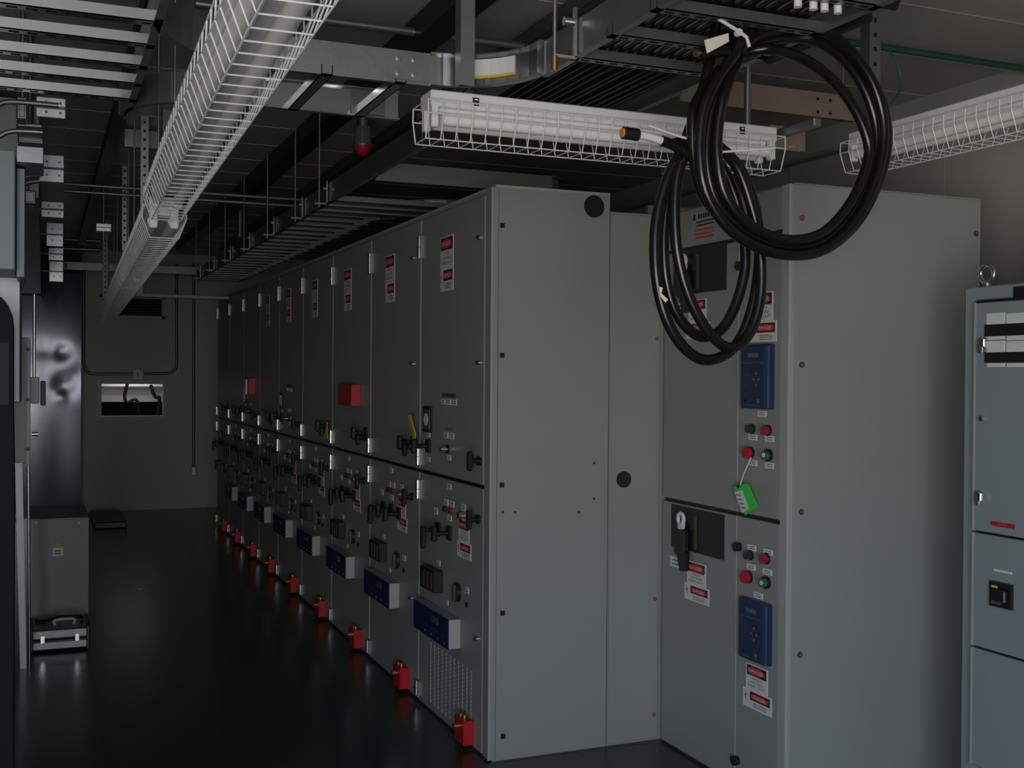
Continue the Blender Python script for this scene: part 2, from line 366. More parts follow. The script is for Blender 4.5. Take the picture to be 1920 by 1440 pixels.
    # protruding blue relay
    if i < 8:
        ya, yb = Y(.635), Y(.10)
        m = MB(); m.box(XD-.055, XD, ya, yb, .395, .525, 'paint_edge', .003); b_ = m.build('protection_relay', r)
        m = MB(); m.box(XD-.060, XD-.055, ya, yb, .393, .527, 'blue', .002)
        for k in range(4): m.box(XD-.0615, XD-.060, ya+.06+.08*k, ya+.10+.08*k, .44, .446, 'blue_edge'); m.disc((XD-.060, ya+.05+.09*k, .415), (-1, 0, 0), .006, .003, 'lcd', 8)
        m.box(XD-.0615, XD-.060, ya+.14, ya+.22, .475, .505, 'lcd'); m.build('relay_front', b_)
        nameplate(r, XD, Y(.44), .565, .03, .022)
    # red key-lock block at the floor
    yr = Y(.80)
    m = MB(); m.box(XD-.048, XD, yr-.02, yr+.10, .02, .125, 'red', .002); rb = m.build('interlock_block', r)
    for (c_, n_, r_, d_) in (((XD-.025, yr+.03, .125), (0, 0, 1), .012, .014), ((XD-.025, yr+.075, .125), (0, 0, 1), .012, .010), ((XD-.048, yr+.05, .09), (-1, 0, 0), .014, .022)):
        m = MB(); m.disc(c_, n_, r_, d_, 'brass', 12); m.build('key_barrel', rb)
    if i < 2:
        for z in (2.19, 1.66, .485):
            m = MB(); m.disc((XD, Y(.86), z), (-1, 0, 0), .010, .010, 'chrome', 10); m.disc((XD-.010, Y(.86), z), (-1, 0, 0), .006, .008, 'black', 8); m.build('door_latch', r)
    if i == 0:
        m = MB(); m.box(XF-.02, 2.258, y1-.004, y1+.001, .008, TOP-.004, 'paint'); m.box(XF-.022, XF-.014, y1-.006, y1, .008, TOP-.004, 'paint_edge')
        m.box(XF+.010, XF+.012, y1-.0045, y1-.004, .01, TOP-.01, 'screw')
        m.box(2.256, 2.262, y1-.001, y1+.01, .008, TOP-.004, 'black'); sp = m.build('side_panel', r)
        m = MB(); m.disc((2.182, y1-.004, 2.334), (0, -1, 0), .048, .003, 'black', 28); m.build('round_plug', sp)
        for k, (xx, zz) in enumerate(((1.757, 2.228), (1.760, 1.690), (1.763, 1.151), (1.770, .617), (1.776, .102))):
            m = MB(); m.box(xx-.010, xx+.010, y1-.007, y1-.004, zz-.010, zz+.010, 'black'); m.build('square_plug', sp)
        for xx, zz in ((2.191, 1.232), (2.192, 1.078), (1.768, 1.038), (1.824, 1.035), (2.121, 1.023)):
            m = MB(); m.disc((xx, y1-.004, zz), (0, -1, 0), .006, .003, 'screw', 8); m.build('screw', sp)
    if i == 2:
        a, b = P(680, 760, 'X', XD).y, P(650, 760, 'X', XD).y
        m = MB(); m.box(XD-.055, XD, a+.05, b, 1.42, 1.545, 'red', .002); m.build('red_box', r)
    if i == 6:
        m = MB(); m.box(XD-.06, XD, Y(.75), Y(.55), 1.42, 1.56, 'red', .002); m.box(XD-.075, XD-.06, Y(.66), Y(.56), 1.42, 1.55, 'plate', .002); m.build('red_box', r)
    return r
for i in range(9): section(i)
# straps and tags hanging at handles
m = MB(); c = [P(x, y, 'X', XD-.05) for x, y in ((768, 778), (772, 795), (777, 812), (776, 828), (772, 838))]
pts = smooth_path(c, sub=5); m.poly([p+Vector((0, .022, 0)) for p in pts]+[p-Vector((0, .022, 0)) for p in pts[::-1]], (-.004, 0, 0), 'yellow'); tag(m.build('lockout_strap'), 'yellow strap sticking up from the black handle beside the second cabinet hinge', 'strap')
for (x, y, lb) in ((612, 808, 'small yellow tag beside the door hinge of the fourth cabinet'), (515, 789, 'small yellow tag far down the dark cabinet row')):
    q = P(x, y, 'X', XD-.02); m = MB(); m.poly([q+Vector((0, .06, -.05)), q+Vector((0, -.05, -.05)), q+Vector((0, -.03, .06))], (-.004, 0, 0), 'yellow'); tag(m.build('lockout_tag'), lb, 'tag')

# rear section of the row
r = thing('rear_cabinet', 'lower grey rear cabinet behind the tall end panel of the row', 'electrical cabinet', (2.9, 4.8, 0))
m = MB(); m.box(2.264, 3.43, 4.312, 5.24, 0, 2.318, 'paint'); m.build('body', r)
m = MB(); m.box(2.268, 2.514, 4.305, 4.311, .01, 2.31, 'paint', .002); sp = m.build('side_panel', r)
m = MB(); m.disc((2.336, 4.305, 1.157), (0, -1, 0), .036, .003, 'black', 28); m.build('round_plug', sp)
for zz in (1.773, .625, .112):
    m = MB(); m.disc((2.496, 4.305, zz), (0, -1, 0), .009, .004, 'screw_brown', 10); m.build('screw', sp)

# ------------------------------------------------------------------ breaker cabinet in the middle
XM = 2.537; XMD = XM-.02; ya, yb = 3.38, 4.29
r = thing('breaker_cabinet', 'grey breaker cabinet with two blue relays and black handle openings behind the cable coils', 'electrical cabinet', (XM+.4, 3.85, 0))
m = MB(); m.box(XM, 3.43, ya+.006, yb, 0, 2.32, 'paint'); m.box(XM-.024, XM, ya+.006, ya+.045, 0, 2.315, 'paint_edge'); m.build('body', r)
m = MB(); m.box(XM-.008, 3.425, ya, ya+.006, .005, 2.315, 'paint', .003); sp = m.build('side_panel', r)
for xx, zz, mt_ in ((2.565, 2.192, 'screw_brown'), (2.569, 1.654, 'screw'), (2.573, 1.113, 'screw'), (2.572, .587, 'screw'), (3.40, 2.18, 'screw')):
    m = MB(); m.disc((xx, ya, zz), (0, -1, 0), .011, .004, mt_, 12); m.disc((xx, ya-.004, zz), (0, -1, 0), .006, .002, 'galv', 8); m.build('screw', sp)
ydiv = 3.706; yn = ya+.05
def mid_panel(nm, y0, y1, z0, z1, holes=()):
    m = MB(); m.box(XMD, XM, y0+.002, y1-.002, z0, z1, 'paint', .003); m.box(XMD-.002, XMD+.001, y0+.001, y0+.006, z0, z1, 'paint_edge'); return m.build(nm, r)
mid_panel('top_cover', yn, yb-.01, 2.155, 2.312)
mid_panel('upper_door', ydiv, yb-.01, 1.078, 2.14); mid_panel('lower_door', ydiv, yb-.01, .01, 1.062)
mid_panel('upper_control_panel', yn, ydiv, 1.078, 2.14); mid_panel('lower_control_panel', yn, ydiv, .01, 1.062)
m = MB(); m.box(XM-.003, XM, yn, yb-.01, 2.14, 2.155, 'black'); m.build('door_gap', r)
m = MB(); m.box(XM-.003, XM, yn, yb-.01, 1.062, 1.078, 'black'); m.build('door_gap', r)
for z0, z1, zc in ((1.955, 2.145, 2.09), (.873, 1.055, 1.0)):
    m = MB(); m.box(XMD-.003, XMD, 3.795, 4.20, z0, z1, 'black'); m.box(XMD-.012, XMD-.003, 3.995, 4.005, z0+.015, z1-.03, 'screw'); op = m.build('handle_opening', r)
    m = MB(); q = 4.085
    m.box(XMD-.035, XMD-.003, q-.035, q+.045, zc-.15, zc-.035, 'black', .008); m.poly([(XMD-.03, q+.03, zc-.13), (XMD-.03, q-.05, zc-.13), (XMD-.03, q-.04, zc-.21), (XMD-.03, q+.0, zc-.215)], (.02, 0, 0), 'black')
    h = m.build('operating_handle', op)
    m = MB(); N = 16; ring = [(XMD-.025, q+.022*math.cos(2*PI*k/N), zc+.005+.024*math.sin(2*PI*k/N)) for k in range(N)]
    m.tube(ring, .009, 'plate', 6, closed=True); m.poly([(XMD-.03, q+.022, zc-.01), (XMD-.03, q-.022, zc-.01), (XMD-.03, q-.014, zc-.07), (XMD-.03, q+.014, zc-.07)], (.012, 0, 0), 'plate'); m.build('pull_ring', h)
for z in (1.90, .808):
    nameplate(r, XMD, 4.155, z, .11, .045, 'white_sticker')
danger(r, XMD, 4.095, 3.915, 1.765, 1.93); danger(r, XMD, 3.63, 3.46, 1.74, 1.93, True)
danger(r, XMD, 4.09, 3.90, .667, .832); danger(r, XMD, 3.655, 3.47, .335, .505, True)
def relay(z0, z1):
    m = MB(); m.box(XMD-.03, XMD, 3.468, 3.650, z0, z1, 'blue', .004); b = m.build('protection_relay', r); h = z1-z0
    m = MB(); X = XMD-.03
    m.box(X-.003, X, 3.468, 3.492, z0+.004, z1-.004, 'blue_edge', .001)
    m.box(X-.0015, X, 3.535, 3.60, z1-.205*h, z1-.135*h, 'lcd'); m.box(X-.001, X, 3.50, 3.64, z1-.29*h, z1-.28*h, 'lcd')
    for k in range(4): m.box(X-.001, X, 3.59, 3.635, z1-(.40+.08*k)*h, z1-(.385+.08*k)*h, 'blue_edge')
    for dy, dz_ in ((0, .022), (0, -.022), (.018, 0), (-.018, 0)): m.disc((X, 3.545+dy, z0+.46*h+dz_), (-1, 0, 0), .006, .003, 'lcd', 8)
    m.disc((X, 3.53, z0+.12*h), (-1, 0, 0), .009, .003, 'lcd', 12); m.disc((X, 3.62, z0+.12*h), (-1, 0, 0), .006, .003, 'black', 8)
    m.box(X-.001, X, 3.52, 3.63, z0+.05*h, z0+.06*h, 'lcd'); m.build('relay_face', b)
relay(1.487, 1.731); relay(.528, .758)
for (y, z, c, rr) in ((3.609, 1.408, 'dark_lens', .016), (3.507, 1.407, 'red_lens', .018), (3.612, .922, 'dark_lens', .016), (3.509, .924, 'red_lens', .018)):
    m = MB(); m.disc((XMD, y, z), (-1, 0, 0), rr+.004, .006, 'black', 14); m.disc((XMD-.006, y, z), (-1, 0, 0), rr, .02, c, 14); m.build('indicator_light', r)
for (y, z, c) in ((3.618, 1.316, 'red'), (3.500, 1.314, 'green_tag'), (3.622, .836, 'red'), (3.506, .835, 'green_tag')):
    m = MB(); m.disc((XMD, y, z), (-1, 0, 0), .024, .010, 'black', 16); m.disc((XMD-.010, y, z), (-1, 0, 0), .022 if c == 'red' else .016, .02, c if c == 'red' else 'green_lens', 14)
    if c != 'red': m.disc((XMD-.03, y-.006, z+.002), (-1, 0, 0), .009, .003, 'plate', 8)
    m.build('push_button', r)
for (y, z) in ((3.605, 1.376), (3.499, 1.376), (3.604, 1.278), (3.498, 1.276), (3.547, 1.468), (3.606, .951), (3.500, .950), (3.609, .877), (3.504, .875), (3.560, .776)): nameplate(r, XMD, y, z, .055, .022)
for z in (2.04, .943, .105):
    m = MB(); m.disc((XMD, 3.69, z), (-1, 0, 0), .018, .022, 'black', 12); m.disc((XMD, 3.722, z), (-1, 0, 0), .007, .01, 'screw', 8); m.build('door_latch', r)
m = MB(); X = XMD-.0008
yc, w_ = P(1322, 415, 'X', XMD).y, .15
[m.box(X, XMD, yc-w_*.45+.018*q, yc-w_*.45+.018*q+.012, 2.264, 2.282, 'ink') for q in range(7)]; m.box(X, XMD, yc+w_*.5, yc+w_*.6, 2.26, 2.285, 'ink')
for k in range(2): m.box(X, XMD, yc-w_*.45, yc+w_*.45, 2.247-.014*k, 2.253-.014*k, 'ink')
for k in range(3): m.box(X, XMD, yc-w_*.45, yc+w_*.5, 2.213-.016*k, 2.220-.016*k, 'label_red')
m.build('lettering', r)
# green tag hanging from the red button
r2 = thing('lockout_tag', 'bright green tag with a white label hanging below the upper red button', 'tag', (XMD-.03, 3.62, 1.09))
m = MB(); X = XMD-.035
def q_(x, y): return P(x, y, 'X', X)
m.poly([q_(1377, 914), q_(1396, 907), q_(1403, 907), q_(1421, 950), q_(1398, 966)], (-.003, 0, 0), 'green_tag'); m.disc(q_(1386, 912), (-1, 0, 0), .008, .006, 'black', 10); m.build('card', r2)
m = MB(); m.poly([q_(1379, 922)+Vector((-.0035, 0, 0)), q_(1393, 919)+Vector((-.0035, 0, 0)), q_(1405, 954)+Vector((-.0035, 0, 0)), q_(1393, 962)+Vector((-.0035, 0, 0))], (-.001, 0, 0), 'plate')
for k in range(4):
    a = q_(1385+3*k, 928+8*k); m.box(a.x-.0052, a.x-.0045, a.y-.018, a.y+.010, a.z-.002, a.z+.002, 'lcd')
m.build('paper_label', r2)
m = MB(); m.tube(smooth_path([q_(1408, 858), q_(1402, 872), q_(1394, 890), q_(1387, 912)]), .003, 'strap', 6); m.build('tie', r2)

# ------------------------------------------------------------------ distribution panel at the right
XP = 2.95; yf = P(1808, 700, 'X', XP).y; zt = P(1808, 540, 'X', XP).z; YN = 1.6
r = thing('distribution_panel', 'blue-grey distribution panel at the right with lifting eye and rows of white cards', 'electrical cabinet', (XP+.3, 2.3, 0))
m = MB(); m.box(XP, XP+.62, YN, yf, 0, zt, 'paint_blue', .004); m.build('body', r)
yd = P(1826, 700, 'X', XP-.02).y
zz = [P(1835, 568, 'X', XP-.02).z, P(1838, 998, 'X', XP-.02).z, P(1832, 1214, 'X', XP-.02).z, P(1806, 1426, 'X', XP-.02).z]
for nm, a, b in (('upper_door', zz[1]+.004, zz[0]), ('breaker_panel', zz[2]+.004, zz[1]-.004), ('lower_panel', zz[3], zz[2]-.004)):
    m = MB(); m.box(XP-.02, XP, YN+.03, yd, a, b, 'paint_blue', .003); m.box(XP-.022, XP-.018, yd-.008, yd, a, b, 'paint_edge'); m.build(nm, r)
m = MB()
for z in zz[1:3]: m.box(XP-.004, XP, YN+.03, yd, z-.004, z+.004, 'black')
m.box(XP-.012, XP, YN+.03, yd, zz[0], zz[0]+.01, 'black'); m.build('door_gap', r)
X = XP-.021
def rc(nm, x0, y0, x1, y1, mt_, d=.003, par=None):
    a, b = P(x0, y0, 'X', X), P(x1, y1, 'X', X); m = MB(); m.box(X-d, X+.001, min(a.y, b.y), max(a.y, b.y), min(a.z, b.z), max(a.z, b.z), mt_); return m.build(nm, par or r), a, b
for (x0, x1) in ((1851, 1884), (1888, 1950)):
    for (y0, y1) in ((588, 608), (640, 661)):
        rc('index_card', x0, y0, x1, y1, 'plate')
    for (y0, y1) in ((629, 636), (681, 688)):
        o, a, b = rc('index_card', x0+1, y0, x1, y1, 'plate')
for (y0, y1) in ((609, 627), (661, 679)): rc('dark_strip', 1847.5, y0, 1960, y1, 'black', .004)
X = XP-.001; rc('black_plate', 1901, 538, 1960, 557, 'black'); X = XP-.021
o, a, b = rc('red_nameplate', 1859, 977, 1903, 992, 'red')
m = MB(); [m.box(X-.0038, X-.003, b.y+.03, a.y-.03, b.z+.006+.007*q, b.z+.008+.007*q, 'copper_tint') for q in range(2)]; m.disc((X-.003, b.y+.01, (a.z+b.z)/2), (-1, 0, 0), .005, .002, 'galv', 8); m.build('lettering', o)
rc('nameplate', 1864, 1066, 1897, 1077, 'plate')
o, a, b = rc('circuit_breaker', 1860, 1088, 1900, 1144, 'black', .012)
m = MB(); m.box(X-.03, X-.012, b.y+.01, b.y+.055, b.z+.02, a.z-.02, 'black', .004); m.box(X-.0135, X-.012, a.y-.035, a.y-.01, a.z-.02, a.z-.012, 'yellow'); m.box(X-.0135, X-.012, a.y-.05, a.y-.01, b.z+.01, b.z+.02, 'lcd'); m.build('toggle', o)
for (x, y0, y1) in ((1842, 635, 662), (1836, 922, 946)):
    a, b = P(x, y0, 'X', X), P(x, y1, 'X', X); m = MB(); m.box(X-.012, X, a.y-.012, a.y+.012, b.z, a.z, 'galv', .002); m.box(X-.022, X-.008, a.y-.028, a.y-.012, a.z-.03, a.z, 'chrome', .003); m.build('latch', r)
a = P(1843, 785, 'X', X); m = MB(); m.disc(a, (-1, 0, 0), .008, .012, 'chrome', 10); m.build('keyhole', r)
c = P(1851, 526, 'X', XP+.04); c.z = zt+.045
m = MB(); m.tube([c+Vector((0, .030*math.cos(2*PI*k/20), .030*math.sin(2*PI*k/20))) for k in range(20)], .008, 'galv_shiny', 8, closed=True); m.disc((c.x, c.y, zt), (0, 0, 1), .016, .014, 'galv', 12); m.build('lifting_eye', r)

# ------------------------------------------------------------------ fluorescent fixtures
def fixture(label, loc, rot, L, n, hang=0, badge=True):
    r = thing('fluorescent_fixture', label, 'light fixture', loc, 'caged fluorescent fixtures', rot)
    m = MB(); m.box(0, L, -.05, .05, -.048, 0, 'white', .004); m.box(.03, L-.03, -.03, .03, -.062, -.048, 'white', .003)
    h = m.build('housing', r, local=True)
    if badge:
        for x in (.14, L-.14):
            m = MB(); m.box(x-.010, x+.010, -.052, -.050, -.036, -.012, 'ink'); m.box(x-.004, x+.006, -.0525, -.052, -.020, -.016, 'white'); m.build('badge', h, local=True)
    for s in (-1, 1):
        m = MB(); m.tube([(.035, s*.035, -.082), (L-.035, s*.035, -.082)], .019, 'tube', 14); m.build('fluorescent_tube', r, local=True)
        for x in (.0, L-.03):
            m = MB(); m.box(x+.004, x+.026, s*.035-.014, s*.035+.014, -.108, -.045, 'white', .004); m.build('lamp_socket', r, local=True)
    m = MB(); pr = [(-.072, -.035), (-.074, -.075), (-.048, -.145), (.048, -.145), (.074, -.075), (.072, -.035)]; rw = .0017
    for k in range(n+1):
        x = -.015+(L+.03)*k/n; m.tube([(x, a, b) for a, b in pr], rw, 'wire', 4)
    for a, b in pr: m.tube([(-.015, a, b), (L+.015, a, b)], rw*1.2, 'wire', 4)
    for x in (-.015, L+.015): m.tube([(x, a, b) for a, b in pr], rw*1.4, 'wire', 4); m.tube([(x, -.072, -.035), (x, .072, -.035)], rw*1.3, 'wire', 4)
    m.build('wire_cage', r, local=True)
    if hang:
        for x in (.3, L-.3):
            m = MB(); m.tube([(x, 0, 0), (x, 0, hang)], .004, 'galv', 6); m.build('hanger_rod', r, local=True)
    return r
fixture('white caged fluorescent fixture hanging crosswise in the middle, partly behind the cable coils', (1.045, 3.17, 2.444), (0, 0, 0), 1.22, 27)
a, b = P(1590, 250, 'Z', 2.52), P(1920, 163, 'Z', 2.52)
fixture('white caged fluorescent fixture along the right wall, above the big grey cabinet', (a.x+.05, a.y, 2.52), (0, 0, -PI/2+.02), 1.22, 27)
# long row above the aisle
zt2 = 2.27
def fx(x, y, z=2.13): return P(x, y, 'Z', z)
A0, B0 = fx(312, 372, 2.2), fx(196, 590, 2.2)
dirv = Vector((B0.x-A0.x, B0.y-A0.y, 0)).normalized(); ang = math.atan2(dirv.y, dirv.x)
for k, (s0, ln, lb) in enumerate(((-2.47, 2.44, 'long white caged fluorescent fixture nearest the camera above the aisle'), (.10, 2.44, 'long caged fixture second above the aisle, its end sockets facing the camera'), (2.62, 2.44, 'long caged fixture third above the aisle, dim'), (5.14, 2.0, 'long caged fixture farthest above the aisle, near the back wall'))):
    p = A0+dirv*s0; fixture(lb, (p.x, p.y, zt2-(.05 if k else 0)), (0, 0, ang), ln, int(ln/.068), badge=False, hang=ZC-zt2+(.05 if k else 0))

# ------------------------------------------------------------------ cable trays
def rail(parent, p0, p1, z, h=.10, side=1, mt_='galv', path=None):
    m = MB(); path = path or [Vector((*p0, z)), Vector((*p1, z))]; t = .004; f = .022*side
    m.sweep(path, [(0, 0), (f, 0), (f, t), (t*side, t), (t*side, h-t), (f, h-t), (f, h), (0, h)], mt_); return m.build('side_rail', parent)
def rungs(parent, lo, hi, centres, z, along='X', mt_='galv', wd=.035, slots=False):
    for c in centres:
        m = MB()
        if along == 'X':
            m.box(lo, hi, c-wd/2, c+wd/2, z, z+.003, mt_); m.box(lo, hi, c-wd/2, c-wd/2+.003, z, z+.030, mt_); m.box(lo, hi, c+wd/2-.003, c+wd/2, z, z+.030, mt_)
            if slots:
                x = lo+.03
                while x < hi-.04: m.box(x, x+.025, c-.006, c+.006, z-.0008, z, 'void'); x += .045
        else:
            m.box(c-wd/2, c+wd/2, lo, hi, z, z+.003, mt_); m.box(c-wd/2, c-wd/2+.003, lo, hi, z, z+.030, mt_); m.box(c+wd/2-.003, c+wd/2, lo, hi, z, z+.030, mt_)
        m.build('rung', parent)
ZT = 2.50; TX0, TX1 = 1.37, 1.86
def arc(cx, cy, rad, a0, a1, z, n=10): return [Vector((cx+rad*math.cos(math.radians(a0+(a1-a0)*k/n)), cy+rad*math.sin(math.radians(a0+(a1-a0)*k/n)), z)) for k in range(n+1)]
# right tray full of cables
r = thing('cable_tray', 'galvanised ladder tray full of black cables above the cable coils', 'cable tray', (1.6, 2.2, ZT))
rail(r, (TX0, 1.2), (TX0, 3.06), ZT, side=1); rail(r, (TX1, 1.2), (TX1, 3.75), ZT, side=-1, mt_='galv')
rungs(r, TX0, TX1, [2.85-.229*k for k in range(7)], ZT, slots=True)
for k in range(13):
    x = TX0+.06+.032*k+random.uniform(-.004, .004); m = MB(); q = random.uniform(-.006, .006)
    m.tube(smooth_path([(x, 1.2, ZT+.046), (x+q, 1.8, ZT+.048), (x-q, 2.4, ZT+.046), (x+q, 3.0, ZT+.047), (x, 3.6, ZT+.046)], sub=4), .012, 'cable', 8)
    tag(m.build('power_cable'), 'black power cable lying lengthwise in the tray above the coils', 'cable', 'black cables in the right tray')
# cross tray
r = thing('cable_tray', 'galvanised cross tray spanning from the aisle light to the middle fixture', 'cable tray', (.9, 3.55, ZT))
Y0c, Y1c = 3.30, 3.80
rail(r, (.62, Y0c), (1.10, Y0c), ZT, side=-1); rail(r, (.50, Y1c), (1.15, Y1c), ZT, side=1, mt_='galv_shiny')
rungs(r, Y0c, Y1c, [.55+.229*k for k in range(4)], ZT, 'Y', 'galv_shiny')
m = MB(); m.box(.98, 1.12, Y0c-.004, Y0c, ZT+.01, ZT+.09, 'galv')
for x in (1.0, 1.05):
    for z in (ZT+.03, ZT+.075): m.disc((x, Y0c-.004, z), (0, -1, 0), .009, .008, 'galv_shiny', 8)
m.build('splice_plate', r)
m = MB(); m.box(.98, 1.10, Y1c-.012, Y1c-.008, ZT+.01, ZT+.09, 'galv')
for x in (1.0, 1.04): m.disc((x, Y1c-.012, ZT+.03), (0, -1, 0), .009, .008, 'galv_shiny', 8)
m.build('splice_plate', r)
# curved fitting on the right with its yellow-edged sticker
r = thing('tray_elbow', 'curved galvanised tray elbow with a white and yellow sticker', 'cable tray', (1.25, 3.2, ZT))
rail(r, None, None, ZT, side=1, path=arc(1.10, 3.03, .27, 90, 0, ZT), mt_='galv_shiny')
m = MB(); q = arc(1.10, 3.03, .27, 62, 30, ZT+.0, 5)
m.sweep([p-Vector((p.x-1.10, p.y-3.03, 0)).normalized()*.007 for p in q], [(0, .028), (.001, .028), (.001, .085), (0, .085)], 'plate')
m.sweep([p-Vector((p.x-1.10, p.y-3.03, 0)).normalized()*.009 for p in q], [(0, .026), (.001, .026), (.001, .034), (0, .034)], 'yellow'); m.build('sticker', r)
# left tray
r = thing('cable_tray', 'empty ladder tray with five shiny rungs at the upper left', 'cable tray', (0, 3.2, ZT))
TL0, TL1 = -.34, .28
rail(r, (TL0, 2.2), (TL0, 4.2), ZT, side=1); rail(r, (TL1, 2.45), (TL1, 4.18), ZT, side=-1)
ys = [2.55, 2.775, 3.02, 3.24, 3.47, 3.70, 3.93]
ys = [P(303, 47, 'Z', ZT).y, P(281, 88, 'Z', ZT).y, P(266, 127, 'Z', ZT).y, P(258, 160, 'Z', ZT).y, P(247, 189, 'Z', ZT).y]; ys = [ys[0]-.23]+ys
rungs(r, TL0, TL1, ys, ZT, slots=True, mt_='galv_shiny', wd=.04)
r = thing('tray_elbow', 'curved dull tray rail joining the left tray to the cross tray, behind the aisle light', 'cable tray', (.5, 4.0, ZT))
rail(r, None, None, ZT, side=-1, path=arc(.56, 4.12, .32, 180, 262, ZT), mt_='galv')
rail(r, None, None, ZT, side=-1, path=arc(.62, 2.96, .34, 180, 90, ZT), mt_='galv')
# tray over the row
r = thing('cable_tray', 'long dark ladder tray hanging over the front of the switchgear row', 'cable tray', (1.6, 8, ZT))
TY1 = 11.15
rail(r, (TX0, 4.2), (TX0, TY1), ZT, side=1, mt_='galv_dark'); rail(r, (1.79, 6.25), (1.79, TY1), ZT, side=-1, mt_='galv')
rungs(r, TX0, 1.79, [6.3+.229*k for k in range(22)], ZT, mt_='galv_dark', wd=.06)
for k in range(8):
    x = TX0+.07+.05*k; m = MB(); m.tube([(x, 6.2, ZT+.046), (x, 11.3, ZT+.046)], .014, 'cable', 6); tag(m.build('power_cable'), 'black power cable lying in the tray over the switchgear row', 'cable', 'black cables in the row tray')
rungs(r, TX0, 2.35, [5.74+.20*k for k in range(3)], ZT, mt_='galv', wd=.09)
for k in range(20):
    m = MB(); yy = 6.28+.229*k; m.poly([(1.70, yy, ZT-.004), (1.79, yy, ZT-.004), (1.79, yy+.02, ZT+.05), (1.735, yy+.02, ZT+.05)], (0, .003, 0), 'bright_metal'); m.build('glint_plate', r)  # bright slivers added to imitate glints along the right rail
rail(r, None, None, ZT, side=1, path=arc(2.19, 6.45, .40, 180, 270, ZT), mt_='galv')
rail(r, (1.41, 5.0), (2.30, 5.0), ZT, h=.085, side=-1, mt_='galv')
rail(r, None, None, ZT, h=.085, side=1, path=[Vector(p) for p in ((2.30, 5.0, ZT), (2.36, 5.06, ZT), (2.38, 5.2, ZT), (2.37, 5.45, ZT), (2.32, 5.65, ZT), (2.22, 5.76, ZT))], mt_='galv_shiny')
for k, y in enumerate((5.75, 6.35, 7.2, 8.1, 9.0, 9.9, 10.8)):
    t = thing('tray_hanger', 'threaded rod hanger holding the left rail of the long row tray', 'hanger', (TX0-.03, y, ZT), 'hangers of the row tray')
    m = MB(); m.tube([(TX0-.05, y, ZT-.03), (TX0-.05, y, ZC)], .005, 'galv', 6); m.build('threaded_rod', t)
    m = MB(); m.box(TX0-.014, TX0-.006, y-.006, y+.006, ZT-.012, ZT+.11, 'galv_shiny'); m.box(TX0-.075, TX0-.006, y-.006, y+.006, ZT-.014, ZT-.006, 'galv_shiny'); m.disc((TX0-.014, y, ZT+.07), (-1, 0, 0), .010, .014, 'galv_shiny', 8); m.build('clamp', t)
# hanger at the right tray
q = P(1040, 60, 'X', TX0-.07)
t = thing('tray_hanger', 'rod hanger with brass nut clamping the left rail of the right tray', 'hanger', (q.x, q.y, ZT))
m = MB(); m.tube([(q.x, q.y, ZT-.045), (q.x, q.y, ZC)], .006, 'galv', 8); m.disc((q.x, q.y, ZT-.05), (0, 0, 1), .010, .04, 'brass', 8); m.build('threaded_rod', t)
m = MB(); m.box(TX0-.012, TX0-.004, q.y-.006, q.y+.006, ZT-.008, ZT+.13, 'galv_shiny'); m.box(q.x, TX0-.004, q.y-.006, q.y+.006, ZT-.012, ZT-.005, 'copper_tint'); m.disc((TX0-.012, q.y, ZT+.09), (-1, 0, 0), .012, .03, 'galv_shiny', 8); m.build('clamp', t)

# ------------------------------------------------------------------ struts, pipes and beams
def strut_v(px, y, z0, z1, lb, w_=.041, mt_='galv', holes=True):
    p = P(px, 300, 'Y', y); m = MB(); x = p.x
    m.box(x-w_/2, x+w_/2, y-.0025, y, z0, z1, mt_); m.box(x-w_/2, x-w_/2+.0025, y, y+w_, z0, z1, mt_); m.box(x+w_/2-.0025, x+w_/2, y, y+w_, z0, z1, mt_)
    if holes:
        z = z0+.05
        while z < z1-.03: m.box(x-.006, x+.006, y-.003, y-.0024, z, z+.014, 'void'); z += .048
    return tag(m.build('strut_channel'), lb, 'strut')
strut_v(875, 3.16, P(875, 160, 'Y', 3.16).z, ZC, 'broad vertical strut hanging in front of the cross tray', .045, 'galv', False)
strut_v(271, 6.4, P(271, 398, 'Y', 6.4).z, ZC, 'slotted vertical strut left of the aisle light, second from left')
strut_v(316, 6.2, P(316, 300, 'Y', 6.2).z, ZC, 'wide vertical strut just behind the aisle light', .06, 'galv_dark')
strut_v(234, 8.0, P(234, 470, 'Y', 8.0).z, ZC, 'thin vertical strut hanging at the left of the slotted one', .03)
strut_v(198, 11.0, P(198, 560, 'Y', 11.0).z, ZC, 'far vertical strut beside the end of the aisle lights', .045, 'galv_dark')
strut_v(263, 10.0, P(263, 552, 'Y', 10.0).z, ZC, 'far vertical strut ending in a black foot behind the aisle light', .05, 'galv_dark')
strut_v(1638, 2.95, P(1638, 235, 'Y', 2.95).z, ZC, 'dark vertical strut right of the upper cable coil', .045, 'galv')
def pipe(name, lb, cat, pts, rr, mt_='galv', sub=1, n=10):
    m = MB(); m.tube(smooth_path(pts, sub=sub) if sub > 1 else pts, rr, mt_, n); return tag(m.build(name), lb, cat)
x = P(1401, 250, 'Y', 3.6).x; pipe('conduit', 'vertical galvanised pipe behind the coils down to the breaker cabinet', 'pipe', [(x, 3.6, 2.33), (x, 3.6, ZC)], .014)
x = P(1628, 150, 'Y', 3.0).x; pipe('conduit', 'thin vertical pipe beside the strut right of the coils', 'pipe', [(x, 3.02, P(1628, 250, 'Y', 3.02).z), (x, 3.02, ZC)], .010)
a, b = P(120, 330, 'Y', 7.6), P(600, 352, 'Y', 7.6); pipe('conduit', 'upper of two level pipes crossing under the ceiling behind the aisle light', 'pipe', [(a.x, 7.6, 2.79), (b.x+.3, 7.6, 2.79)], .013)
